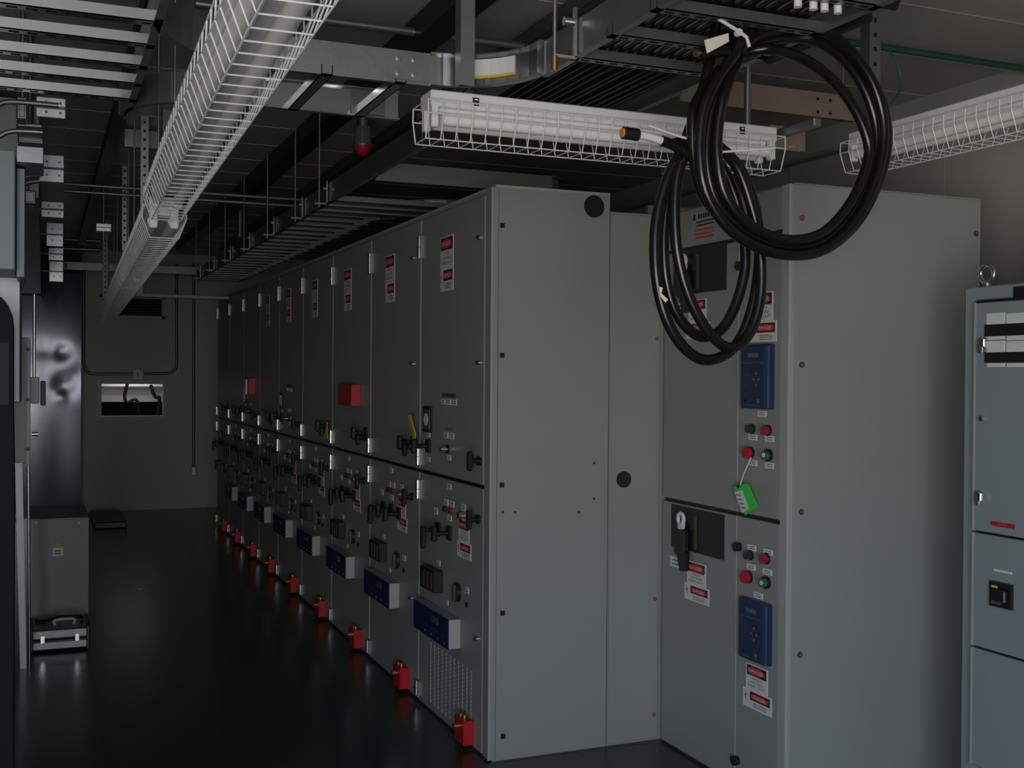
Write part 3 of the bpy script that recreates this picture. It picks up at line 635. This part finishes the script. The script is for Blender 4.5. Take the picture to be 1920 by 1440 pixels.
pipe('conduit', 'lower of two level pipes crossing under the ceiling behind the aisle light', 'pipe', [(a.x, 7.6, 2.745), (b.x+.2, 7.6, 2.745)], .013)
pipe('conduit', 'level galvanised pipe crossing above the broad vertical strut', 'pipe', [(.5, 4.15, 2.93), (2.6, 4.15, 2.93)], .016)
pipe('conduit', 'level dark pipe near the ceiling right of the coils', 'pipe', [(2.6, 3.6, 2.94), (4.05, 3.6, 2.94)], .014, 'green_wire')
def bar(name, lb, cat, x0, x1, y0, y1, z0, z1, mt_, bev=0.):
    m = MB(); m.box(x0, x1, y0, y1, z0, z1, mt_, bev); return tag(m.build(name), lb, cat)
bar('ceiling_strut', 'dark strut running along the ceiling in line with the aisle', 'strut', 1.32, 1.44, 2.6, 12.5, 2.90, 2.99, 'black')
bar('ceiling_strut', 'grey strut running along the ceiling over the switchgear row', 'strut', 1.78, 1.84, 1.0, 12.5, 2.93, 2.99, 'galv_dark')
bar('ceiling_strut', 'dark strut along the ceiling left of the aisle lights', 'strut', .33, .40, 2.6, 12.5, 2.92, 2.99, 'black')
bar('ceiling_strut', 'short level strut behind the slotted vertical strut', 'strut', P(234, 215, 'Y', 6.7).x, P(300, 215, 'Y', 6.7).x, 6.7, 6.74, 2.885, 2.985, 'galv')
# coppery tray rail at the right
r = thing('tray_rail', 'pinkish galvanised rail crossing behind the cable coils', 'cable tray', (2.3, 3.95, 2.47))
a, b = P(1275, 205, 'Y', 3.95), P(1603, 205, 'Y', 3.95); zb = P(1440, 208, 'Y', 3.95).z; zt_ = P(1440, 165, 'Y', 3.95).z
m = MB(); m.box(a.x, b.x, 3.95, 3.954, zb, zt_+.01, 'copper_tint'); m.box(a.x, b.x, 3.954, 3.98, zb, zb+.004, 'copper_tint'); m.box(a.x, b.x, 3.954, 3.98, zt_+.006, zt_+.01, 'copper_tint')
for x in (a.x+.75, b.x-.2): m.disc((x, 3.95, zb+.02), (0, -1, 0), .007, .004, 'black', 8); m.disc((x, 3.95, zt_-.02), (0, -1, 0), .007, .004, 'black', 8)
m.build('web', r)
for x in (a.x+.2, b.x-.05):
    m = MB(); m.tube([(x, 3.97, zb), (x, 3.97, ZC)], .006, 'galv', 6); m.build('threaded_rod', r)
q = P(1445, 262, 'Y', 3.93); q2 = P(1510, 262, 'Y', 3.93)
r = thing('tray_bracket', 'pinkish bracket plate with bolts just right of the middle fixture end', 'bracket', (q.x, 3.93, q.z))
m = MB(); m.box(q.x, q2.x, 3.93, 3.936, P(1480, 282, 'Y', 3.93).z, P(1480, 238, 'Y', 3.93).z, 'copper_tint')
for zz_ in (P(1485, 241, 'Y', 3.93).z, P(1485, 274, 'Y', 3.93).z): m.disc(((q.x+q2.x)/2+.02, 3.93, zz_), (0, -1, 0), .010, .01, 'galv_shiny', 8)
m.build('plate', r)
m = MB(); a, b = P(1447, 270, 'Z', 2.40), P(1580, 230, 'Z', 2.40); m.box(a.x, a.x+.03, 2.95, 3.92, 2.415, 2.445, 'galv', .004); m.build('arm', r)

# green loop wire
c = [P(x, y, 'Y', 3.05) for x, y in ((1668, 95), (1682, 120), (1690, 155), (1682, 180), (1665, 200))]
pipe('ground_wire', 'thin green wire looping beside the right vertical strut', 'wire', c, .003, 'green_wire', 6, 6)

# black strut slanting above the coil (arm of the tray support)
c0, c1 = P(1440, 108, 'Z', 2.62), P(1625, 30, 'Z', 2.62)
pipe('support_arm', 'black round-ended arm slanting through the top of the upper coil', 'strut', [c0, c1], .022, 'black')
m = MB(); q = P(1678, 6, 'Z', 2.6); m.tube([q, q+Vector((-.12, 0, 0))], .02, 'black', 8); m.disc(q, (1, 0, 0), .012, .01, 'brass', 8); tag(m.build('cable_end'), 'black cable stub with brass tip at the top right', 'cable')
for k, (x, y) in enumerate(((1496, 4), (1525, 9), (1546, 12), (1571, 16))):
    q = P(x, y, 'Z', ZT-.005); m = MB(); m.disc(q+Vector((0, 0, -.012)), (0, 0, 1), .010, .022, 'white', 10); tag(m.build('cable_tie'), 'white cable tie knob poking below the right tray rung', 'cable tie', 'white ties under the right tray')

# ------------------------------------------------------------------ the cable coils
YC = 2.42; RC = .0145
def strand(m, pts, dy=0., closed=False, r=RC):
    q = smooth_path([P(x, y, 'Y', YC+dy) if len(p) == 2 else P(x, y, 'Y', YC+dy+p[2]) for p in pts for x, y in (p[:2],)], closed, 7); m.tube(q, r, 'cable', 12, closed=closed)
r = thing('cable_coil', 'large round coil of thick black cable hanging from the tray', 'cable coil', P(1485, 480, 'Y', YC))
m = MB()
strand(m, [(1398, 0), (1392, 50), (1380, 95), (1345, 150), (1318, 215), (1312, 300), (1330, 375), (1380, 440), (1460, 476), (1545, 468), (1610, 405), (1650, 310), (1655, 220), (1625, 135), (1565, 70), (1490, 52), (1425, 66), (1385, 95)], 0)
strand(m, [(1388, 95, .02), (1352, 160), (1330, 225), (1325, 310), (1345, 380), (1395, 432), (1465, 462), (1540, 455), (1600, 395), (1638, 305), (1640, 225), (1608, 145), (1552, 88), (1485, 70), (1420, 82), (1388, 100, .02)], .028)
strand(m, [(1390, 98, .04), (1362, 165), (1347, 230), (1345, 300), (1362, 370), (1410, 425), (1475, 450), (1540, 438), (1592, 385), (1622, 320), (1628, 268), (1600, 200), (1555, 145), (1500, 108), (1440, 92), (1395, 100, .04)], .005)
strand(m, [(1330, 150, .05), (1300, 210), (1302, 300), (1322, 370), (1370, 425), (1445, 468), (1530, 474), (1600, 425), (1645, 345), (1664, 260), (1648, 180), (1600, 100), (1540, 58), (1480, 46), (1410, 60, .03)], .036)
m.build('cable', r)
m = MB()
m.tube([P(x, y, 'Y', YC-.03) for x, y in ((1337, 29), (1386, 59), (1400, 70), (1405, 88))], .005, 'strap', 6); m.disc(P(1387, 60, 'Y', YC-.035), (0, 1, 0), .010, .012, 'strap', 8); m.build('cable_tie', r)
m = MB(); m.poly([P(x, y, 'Y', YC-.04) for x, y in ((1321, 75), (1366, 62), (1367, 78), (1326, 100))], (0, .002, 0), 'paper'); m.build('paper_tag', r)
m = MB(); m.tube([P(1310, 100, 'Y', YC), P(1330, 97, 'Y', YC), P(1365, 95, 'Y', YC)], .014, 'cable', 10); m.disc(P(1310, 100, 'Y', YC), (-1, 0, 0), .009, .012, 'brass', 10); m.build('cable_end', r)
YC += .085
r = thing('cable_coil', 'narrow oval coil of thick black cable hanging lower left of the round coil', 'cable coil', P(1325, 680, 'Y', YC))
m = MB()
strand(m, [(1345, 0, .03), (1340, 60, .03), (1325, 140), (1305, 210), (1280, 275), (1248, 345), (1229, 430), (1232, 530), (1257, 615), (1300, 667), (1345, 672), (1385, 640), (1412, 570), (1424, 480), (1418, 400), (1395, 330), (1360, 285), (1315, 262), (1262, 270)], 0)
strand(m, [(1350, 130, .03), (1318, 190), (1296, 265), (1270, 330), (1265, 420), (1275, 500), (1300, 575), (1335, 630), (1370, 652), (1405, 625), (1425, 560), (1425, 470), (1408, 385), (1380, 310), (1340, 275), (1290, 280, .02)], -.02)
strand(m, [(1300, 250, .03), (1262, 340), (1245, 430), (1248, 520), (1270, 590), (1310, 630), (1350, 620), (1380, 570), (1397, 500), (1393, 430), (1375, 360), (1350, 310), (1300, 270, .03)], .03)
strand(m, [(1385, 0), (1378, 60), (1360, 130), (1330, 190), (1308, 260), (1296, 290)], .02)
m.build('cable', r)
m = MB(); m.tube([P(x, y, 'Y', YC-.035) for x, y in ((1215, 235), (1262, 252), (1295, 262), (1352, 285), (1452, 278))], .0035, 'strap', 6); m.disc(P(1352, 285, 'Y', YC-.04), (0, 1, 0), .007, .01, 'strap', 8); m.build('cable_tie', r)
m = MB(); m.tube(smooth_path([P(x, y, 'Y', YC-.04) for x, y in ((1194, 253), (1215, 256), (1240, 264))]), .0105, 'strap', 10); m.tube(smooth_path([P(x, y, 'Y', YC-.04) for x, y in ((1240, 264), (1262, 272), (1290, 290))]), .0135, 'cable', 10); e = m.build('wrapped_end', r)
m = MB(); a, b = P(1168, 249, 'Y', YC-.04), P(1196, 253, 'Y', YC-.04); m.tube([a, b], .016, 'black', 12); m.tube([a+Vector((-.004, 0, 0)), a], .012, 'orange', 12); m.build('cable_end', r)
m = MB(); m.poly([P(x, y, 'Y', YC-.045) for x, y in ((1236, 537), (1243, 540), (1240, 550), (1253, 562), (1248, 567), (1238, 555))], (0, .002, 0), 'paper'); m.build('torn_tape', r)

# ------------------------------------------------------------------ ceiling things
q = P(680, 275, 'Z', 2.55); zz_ = 2.63
q = P(680, 275, 'Y', 5.6)
r = thing('alarm_beacon', 'red-domed alarm beacon hanging below the ceiling behind the cross tray', 'alarm light', (q.x, q.y, q.z))
m = MB(); m.tube([(q.x, q.y, q.z+.005), (q.x, q.y, q.z+.10)], [.046, .042], 'lcd', 18); m.tube([(q.x, q.y, q.z+.10), (q.x, q.y, ZC)], .03, 'galv_dark', 14); m.disc((q.x, q.y, q.z), (0, 0, 1), .058, .006, 'galv', 20); m.build('base', r)
m = MB(); m.tube([(q.x, q.y, q.z-.05+.05*math.sin(a_/8*PI/2)) for a_ in range(9)], [.002+.043*math.sqrt(max(0, 1-(1-k/8)**2)) for k in range(9)], 'red', 18); m.build('dome', r)
for (x, y, Y_, lb) in ((450, 445, 9.5, 'second red-topped beacon farther along the ceiling'),):
    q = P(x, y, 'Y', Y_); r = thing('alarm_beacon', lb, 'alarm light', q); m = MB(); m.tube([q, (q.x, q.y, ZC)], .03, 'galv_dark', 12); m.build('base', r); m = MB(); m.disc(q+Vector((0, 0, -.03)), (0, 0, 1), .02, .03, 'red_lens', 14, .04); m.build('dome', r)

# ------------------------------------------------------------------ left side equipment
# sheet-metal duct with bright plates put in for reflections, above the aisle
r = thing('metal_duct', 'shiny galvanised duct at the upper left, with bright plates standing in for reflections', 'duct', (-.1, 9, 2.5))
m = MB(); m.box(-.45, -.02, 5.9, 13.2, 2.45, 2.92, 'galv_dark'); m.build('duct_body', r)
for (Yj, y0, y1, x0, x1) in ((5.4, 182, 222, 78, 122), (6.9, 290, 342, 80, 119), (8.3, 378, 408, 84, 119), (9.6, 418, 462, 93, 118), (10.8, 465, 488, 96, 118), (12.0, 490, 528, 97, 118)):
    a, b = P(x0, y0, 'Y', Yj), P(x1, y1, 'Y', Yj); m = MB(); m.box(a.x-.02, b.x, Yj, Yj+.02, b.z, a.z, 'bright_metal'); zc_ = (a.z+b.z)/2
    m.box(a.x-.12, b.x, Yj-.01, Yj+.002, zc_-.006, zc_+.006, 'galv_dark')
    for s in (.25, .75):
        for u in (.2, .8): m.disc((a.x+(b.x-a.x)*u, Yj, b.z+(a.z-b.z)*s), (0, -1, 0), .006, .006, 'galv_dark', 6)
    m.build('reflection_plate', r)
for k, (x0, y0, x1, y1, Yj, lb) in enumerate(((30, 180, 52, 225, 4.6, 'small grey junction box in front of the duct, topmost'), (30, 228, 80, 242, 4.7, 'flat grey box end just under the topmost junction box'), (33, 254, 82, 272, 4.9, 'dull square box end above the big grey enclosure'), (32, 355, 68, 384, 5.6, 'upper elbow box beside the big grey enclosure'))):
    a, b = P(x0, y0, 'Y', Yj), P(x1, y1, 'Y', Yj); m = MB(); m.box(a.x, b.x, Yj, Yj+.25, b.z, a.z, 'galv', .006); m.box(a.x+.01, b.x-.01, Yj-.004, Yj, b.z+.01, a.z-.01, 'galv', .002); m.tube([((a.x+b.x)/2, Yj+.15, a.z-.01), ((a.x+b.x)/2, Yj+.15, ZC)], .010, 'galv_dark', 8); tag(m.build('junction_box'), lb, 'electrical box')
def curve_pipe(px, Yj, rr, lb, mt_='galv'):
    c = [P(x, y, 'Y', Yj) for x, y in px]; pipe('conduit', lb, 'pipe', c, rr, mt_, 6)
curve_pipe(((-30, 215), (0, 195), (20, 191), (55, 193), (110, 198)), 4.5, .010, 'bent conduit entering the upper left edge beside the bright duct plate')
curve_pipe(((-30, 275), (0, 255), (25, 246), (80, 248)), 4.6, .010, 'bent conduit below the first, running into the dull box end')
curve_pipe(((30, 345), (45, 333), (75, 329)), 5.0, .010, 'upper short bent conduit right of the big grey enclosure')
curve_pipe(((32, 357), (50, 343), (75, 339)), 5.0, .010, 'lower short bent conduit right of the big grey enclosure')
# big grey enclosure and elbow
Yj = 4.4; a, b = P(-60, 275, 'Y', Yj), P(30, 506, 'Y', Yj)
r = thing('wireway', 'big bluish-grey metal wireway box at the upper left edge', 'electrical enclosure', ((a.x+b.x)/2, Yj, b.z))
m = MB(); m.box(a.x, b.x-.004, Yj, Yj+.5, b.z, a.z, 'paint_blue', .004); m.build('body', r)
c0, c1 = P(31, 315, 'Y', Yj+.1), P(46, 520, 'Y', Yj+.1); m = MB(); m.box(c0.x, c1.x, Yj+.1, Yj+.35, c1.z, c0.z, 'paint_blue', .003); m.build('side_channel', r)
c0, c1 = P(30, 272, 'Y', Yj+.02), P(82, 308, 'Y', Yj+.02); m = MB(); m.box(c0.x, c1.x, Yj+.02, Yj+.3, c1.z, c0.z, 'galv', .003); m.build('branch', r)
# enclosure below it with dark round-cornered front
Yj = 4.8; a, b = P(-80, 508, 'Y', Yj), P(38, 755, 'Y', Yj)
r = thing('wall_enclosure', 'light metal enclosure at the left edge behind the dark rounded cabinet', 'electrical enclosure', ((a.x+b.x)/2, Yj, b.z))
m = MB(); m.box(a.x, b.x, Yj, Yj+.35, b.z, a.z, 'galv', .004); m.build('body', r)
m = MB()
for x in (10, 26): m.disc(P(x, 510, 'Y', Yj-.001), (0, -1, 0), .006, .006, 'galv_shiny', 8)
m.build('bolt', r)
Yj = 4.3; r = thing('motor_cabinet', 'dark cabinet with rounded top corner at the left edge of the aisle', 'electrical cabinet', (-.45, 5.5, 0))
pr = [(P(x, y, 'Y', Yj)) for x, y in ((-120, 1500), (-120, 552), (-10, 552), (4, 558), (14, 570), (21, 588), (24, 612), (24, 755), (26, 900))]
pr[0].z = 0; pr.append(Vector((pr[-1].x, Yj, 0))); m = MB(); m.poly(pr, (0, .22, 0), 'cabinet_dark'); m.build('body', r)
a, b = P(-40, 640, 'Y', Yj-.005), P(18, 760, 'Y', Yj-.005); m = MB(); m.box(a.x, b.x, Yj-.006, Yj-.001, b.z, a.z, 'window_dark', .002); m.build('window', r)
# beige plate with hinge
Yj = 6.2; a, b = P(24, 632, 'Y', Yj), P(50, 868, 'Y', Yj)
r = thing('access_panel', 'tall beige-grey panel edge with a screwed strip at the left of the aisle', 'panel', ((a.x+b.x)/2, Yj, b.z))
m = MB(); m.box(a.x, b.x, Yj, Yj+.3, b.z, a.z, 'paint_edge', .003); m.build('body', r)
c0, c1 = P(50, 632, 'Y', Yj-.01), P(56, 872, 'Y', Yj-.01); m = MB(); m.box(c0.x, c1.x, Yj-.01, Yj+.2, c1.z, c0.z, 'plate', .002); m.build('edge_strip', r)
for y in (655, 749, 842):
    m = MB(); m.disc(P(52, y, 'Y', Yj-.012), (0, -1, 0), .010, .006, 'black', 8); m.build('screw', r)
c = P(60, 814, 'Y', Yj); m = MB(); m.tube([c, c+Vector((.03, 0, 0))], .010, 'chrome', 8); m.build('bolt', r)
Yj = 6.35; a, b = P(57, 707, 'Y', Yj), P(74, 757, 'Y', Yj)
r = thing('disconnect_switch', 'small pale switch box with lever beside the beige panel', 'switch', ((a.x+b.x)/2, Yj, b.z))
m = MB(); m.box(a.x, b.x, Yj, Yj+.12, b.z, a.z, 'plate', .004); m.build('body', r); m = MB(); m.box(b.x+.004, b.x+.03, Yj+.02, Yj+.08, b.z-.01, a.z-.02, 'black', .004); m.build('lever', r)
m = MB(); a = P(64, 640, 'Y', Yj); b = P(64, 707, 'Y', Yj); m.tube([(a.x, Yj+.05, b.z), (a.x, Yj+.05, a.z+.25)], .008, 'chrome', 8); m.build('conduit', r)
# leaning strip
Yj = 6.6
a0, a1, b0, b1 = P(27, 868, 'Y', Yj), P(41, 868, 'Y', Yj), P(38, 1178, 'Y', Yj), P(50, 1178, 'Y', Yj)
m = MB(); b0.z = 0; b1.z = 0; m.poly([a0+Vector((0, 0, .1)), a1+Vector((0, 0, .1)), b1, b0], (0, .04, 0), 'galv'); tag(m.build('metal_strip'), 'leaning bluish metal strip below the beige panel', 'strip')
a, b = P(51, 868, 'Y', 6.4), P(55, 972, 'Y', 6.4); pipe('conduit', 'bright thin rod below the beige panel, above the floor box', 'pipe', [(a.x, 6.75, a.z+.2), (b.x, 6.75, 0)], .008, 'chrome')
# floor box with toolbox
Yj = 7.32; a, b = P(53, 973, 'Y', Yj), P(165, 1200, 'Y', Yj)
r = thing('transformer_box', 'low grey metal box standing on the floor behind the toolbox', 'electrical box', ((a.x+b.x)/2, Yj+.3, 0))
m = MB(); m.box(a.x, b.x, Yj, Yj+.7, 0, a.z, 'galv_dark', .004); m.build('body', r)
m = MB(); m.box(a.x, b.x+.002, Yj-.006, Yj, .02, a.z-.006, 'paint', .003); fp = m.build('front_cover', r)
c = P(109, 1035, 'Y', Yj-.007); m = MB(); m.box(c.x-.03, c.x+.03, c.y-.002, c.y, c.z-.025, c.z+.025, 'plate'); m.box(c.x-.02, c.x+.015, c.y-.003, c.y-.002, c.z-.012, c.z-.006, 'ink'); m.box(c.x-.02, c.x+.015, c.y-.003, c.y-.002, c.z+.004, c.z+.010, 'ink'); m.disc((c.x, c.y+.001, c.z+.04), (0, -1, 0), .014, .003, 'yellow', 10); m.build('label', fp)
for x in (68, 148):
    m = MB(); m.disc(P(x, 980, 'Y', Yj-.007), (0, -1, 0), .006, .004, 'plate', 6); m.build('screw', fp)
Yj = 6.92; a, b = P(58, 1184, 'Y', Yj), P(166, 1200, 'Y', Yj)
r = thing('toolbox', 'flat silver toolbox with black handle lying on the floor before the low box', 'toolbox', ((a.x+b.x)/2, Yj+.15, 0))
hz = .135
m = MB(); m.box(a.x, b.x, Yj, Yj+.33, .012, .065, 'galv', .008); m.build('base', r)
m = MB(); m.box(a.x, b.x, Yj, Yj+.33, .072, hz, 'galv', .012); m.build('lid', r)
m = MB(); m.box(a.x-.006, a.x+.012, Yj-.004, Yj+.335, 0, hz+.004, 'black', .004); m.build('edge_guard', r)
m = MB(); m.box(b.x-.012, b.x+.006, Yj-.004, Yj+.335, 0, hz+.004, 'black', .004); m.build('edge_guard', r)
for u in (.2, .8):
    x = a.x+(b.x-a.x)*u; m = MB(); m.box(x-.012, x+.012, Yj-.008, Yj, .055, .10, 'chrome', .002); m.build('latch', r)
m = MB(); cx = a.x+(b.x-a.x)*.58; m.tube(smooth_path([(cx-.05, Yj+.1, hz), (cx-.05, Yj+.09, hz+.03), (cx+.05, Yj+.09, hz+.03), (cx+.05, Yj+.1, hz)], sub=4), .008, 'plate', 8); m.build('handle', r)
m = MB(); m.tube(smooth_path([(a.x+.02, Yj+.2, hz+.012), (cx-.1, Yj+.18, hz+.012), (cx-.03, Yj+.14, hz+.035), (cx+.08, Yj+.14, hz+.03), (b.x-.03, Yj+.2, hz+.012)], sub=5), .010, 'black', 8); tag(m.build('rubber_hose'), 'black hose lying across the toolbox lid', 'hose')

# ------------------------------------------------------------------ things on the back wall
a, b = P(62, 512, 'Y', 13.3), P(151, 955, 'Y', 13.3)
m = MB(); m.box(a.x-.3, b.x, 13.36, YB-.002, 0, 2.93, 'galv_dark')
px_, pz_ = P(112, 700, 'Y', 13.3).x, P(112, 697, 'Y', 13.3).z
dents = [(P(x, y, 'Y', 13.3).x, P(x, y, 'Y', 13.3).z, d, sg) for x, y, d, sg in ((116, 660, .007, .06), (80, 656, .005, .07), (120, 722, .010, .09), (114, 745, -.004, .05), (150, 700, .004, .08))]
NX, NZ = 40, 120; vv = []
for i in range(NX+1):
    for j in range(NZ+1):
        X_ = a.x-.3+(b.x-a.x+.3)*i/NX; Z_ = 2.93*j/NZ; yy = 13.3+.022*(Z_-pz_)**2+.035*(X_-px_)**2
        for dx_, dz_, d, sg in dents: yy += d*math.exp(-((X_-dx_)**2+(Z_-dz_)**2)/(2*sg*sg))
        vv.append((X_, yy, Z_))
m.add(vv, [(i*(NZ+1)+j, (i+1)*(NZ+1)+j, (i+1)*(NZ+1)+j+1, i*(NZ+1)+j+1) for i in range(NX) for j in range(NZ)], 'dent_sheet', True)
e_ = [i for i in (0, NX)]
for i in e_:
    m.add([vv[i*(NZ+1)+j] for j in range(NZ+1)]+[(vv[i*(NZ+1)+j][0], 13.4, vv[i*(NZ+1)+j][2]) for j in range(NZ+1)], [(j, j+1, NZ+2+j, NZ+1+j) for j in range(NZ)], 'galv_dark')
tag(m.build('sheet_metal_cabinet'), 'dented shiny sheet-metal cabinet against the back wall at the left', 'cabinet')
m = MB(); a, b = P(120, 490, 'Y', 13.1), P(186, 508, 'Y', 13.1); m.box(a.x, P(395, 500, 'Y', 13.1).x, 13.1, 13.14, b.z, a.z, 'galv', .003); m.box(a.x+.01, a.x+.03, 13.09, 13.1, b.z+.02, a.z-.02, 'black'); m.box(a.x+.35, a.x+.36, 13.14, 13.15, a.z-.01, ZC, 'galv_dark'); tag(m.build('cross_channel'), 'level galvanised channel across the back below the ceiling', 'strut')
m = MB(); a, b = P(228, 549, 'Y', 11.3), P(430, 562, 'Y', 11.3); m.box(a.x, XF-.03, 11.3, 11.36, b.z, a.z, 'galv_dark', .003); tag(m.build('cross_channel'), 'level dark channel under the far end of the row tray', 'strut')
def wpipe(px, lb, rr=.017): pipe('conduit', lb, 'pipe', [P(x, y, 'Y', YB-.03) for x, y in px], rr, 'galv_dark', 6)
pts = [(157, 495), (157, 560), (157, 620), (157, 670), (159, 688), (166, 698), (182, 701), (250, 701)]
wpipe(pts, 'left conduit on the back wall bending into the small white box')
wpipe([(266, 701), (310, 700), (325, 696), (331, 684), (331, 650), (331, 580), (331, 495)], 'right conduit on the back wall bending into the small white box')
wpipe([(363, 495), (363, 620), (363, 876)], 'straight vertical conduit on the back wall near the row')
m = MB(); a, b = P(249, 692, 'Y', YB-.06), P(269, 711, 'Y', YB-.06); m.box(a.x, b.x, YB-.06, YB-.002, b.z, a.z, 'plate', .006)
r = m.build('outlet_box'); tag(r, 'small white box joining the two bent conduits on the back wall', 'electrical box')
m = MB(); c = (a+b)/2; m.box(c.x-.008, c.x+.008, YB-.066, YB-.06, c.z-.02, c.z+.015, 'black'); m.build('toggle', r)
m = MB(); q = P(363, 883, 'Y', YB-.05); m.box(q.x-.03, q.x+.03, YB-.055, YB-.002, q.z-.05, q.z+.05, 'galv', .005); tag(m.build('outlet_box'), 'small box at the foot of the straight conduit on the back wall', 'electrical box')
r = thing('air_vent', 'louvred dark air vent high on the back wall behind the aisle lights', 'vent', P(250, 597, 'Y', YB))
a, b = P(186, 552, 'Y', YB), P(309, 599, 'Y', YB); t_ = .035
m = MB(); m.box(a.x, b.x, YB-.025, YB-.002, a.z-t_, a.z, 'paint_edge'); m.box(a.x, b.x, YB-.025, YB-.002, b.z, b.z+t_, 'paint_edge'); m.box(a.x, a.x+t_, YB-.025, YB-.002, b.z, a.z, 'paint_edge'); m.box(b.x-t_, b.x, YB-.025, YB-.002, b.z, a.z, 'paint_edge'); m.build('frame', r)
m = MB(); m.box(a.x+t_, b.x-t_, YB-.004, YB-.001, b.z+t_, a.z-t_, 'void')
for k in range(6):
    z = b.z+t_+(a.z-b.z-2*t_)*(k+.5)/6; m.poly([(a.x+t_, YB-.018, z), (a.x+t_, YB-.005, z+.018), (a.x+t_, YB-.005, z+.022), (a.x+t_, YB-.018, z+.004)], (b.x-a.x-2*t_, 0, 0), 'black')
m.build('louvres', r)
m = MB(); a, b = P(168, 966, 'Z', 0), P(238, 990, 'Z', 0); m.box(a.x, b.x, b.y, a.y-.15, 0, .07, 'black', .01); tag(m.build('floor_bar'), 'flat black bar lying on the floor by the back wall', 'bar')
m = MB(); q = P(262, 1105, 'Z', 0); m.poly([q+Vector((.02, 0, .001)), q+Vector((0, .02, .001)), q+Vector((-.02, .0, .001)), q+Vector((0, -.018, .001))], (0, 0, .004), 'plate'); tag(m.build('paper_scrap'), 'tiny pale scrap lying on the dark floor', 'scrap')

# small things high on the left and on the cabinet tops
for k in range(5):
    y = 398+17*k; a, b = P(122, y, 'Y', 12.2), P(188, y+3, 'Y', 12.2); m = MB(); m.tube([(a.x-.1, 12.2, a.z), (b.x, 12.2, a.z)], .022, 'galv', 8)  # tubes made up to imitate level reflection streaks
    tag(m.build('conduit'), 'short level tube standing in for a reflected streak, one of five at the far left', 'pipe', 'tubes standing in for reflected streaks at the far left')
q = P(192, 427, 'Y', 8.6); r = thing('sensor_box', 'small bright box hanging on a rod left of the aisle lights', 'electrical box', (q.x+.02, 8.6, q.z-.03))
a, b = P(180, 418, 'Y', 8.6), P(209, 435, 'Y', 8.6); m = MB(); m.box(a.x, b.x, 8.6, 8.68, b.z, a.z, 'bright_metal', .004); m.box(a.x-.003, b.x+.003, 8.598, 8.682, (a.z+b.z)/2-.003, (a.z+b.z)/2+.003, 'galv_dark'); m.build('body', r)
m = MB(); x = (a.x+b.x)/2; m.tube([(x, 8.64, P(195, 452, 'Y', 8.6).z), (x, 8.64, ZC)], .012, 'galv', 8); m.build('hanger_rod', r)
a, b = P(1216, 384, 'Y', 4.6), P(1252, 399, 'Y', 4.6); m = MB(); m.box(a.x, b.x+.2, 4.6, 4.64, 2.318, a.z, 'copper_tint', .003); tag(m.build('wood_block'), 'pinkish block lying on top of the lower rear cabinet', 'block')

area('recess_fill', ((vx0+vx1)/2, YB+.2, vz1+.22), ((vx0+vx1)/2, YB+.36, vz0), .5, .12, 1.6, (1, .97, .9))  # added lamp hidden in the recess, brightens the white duct
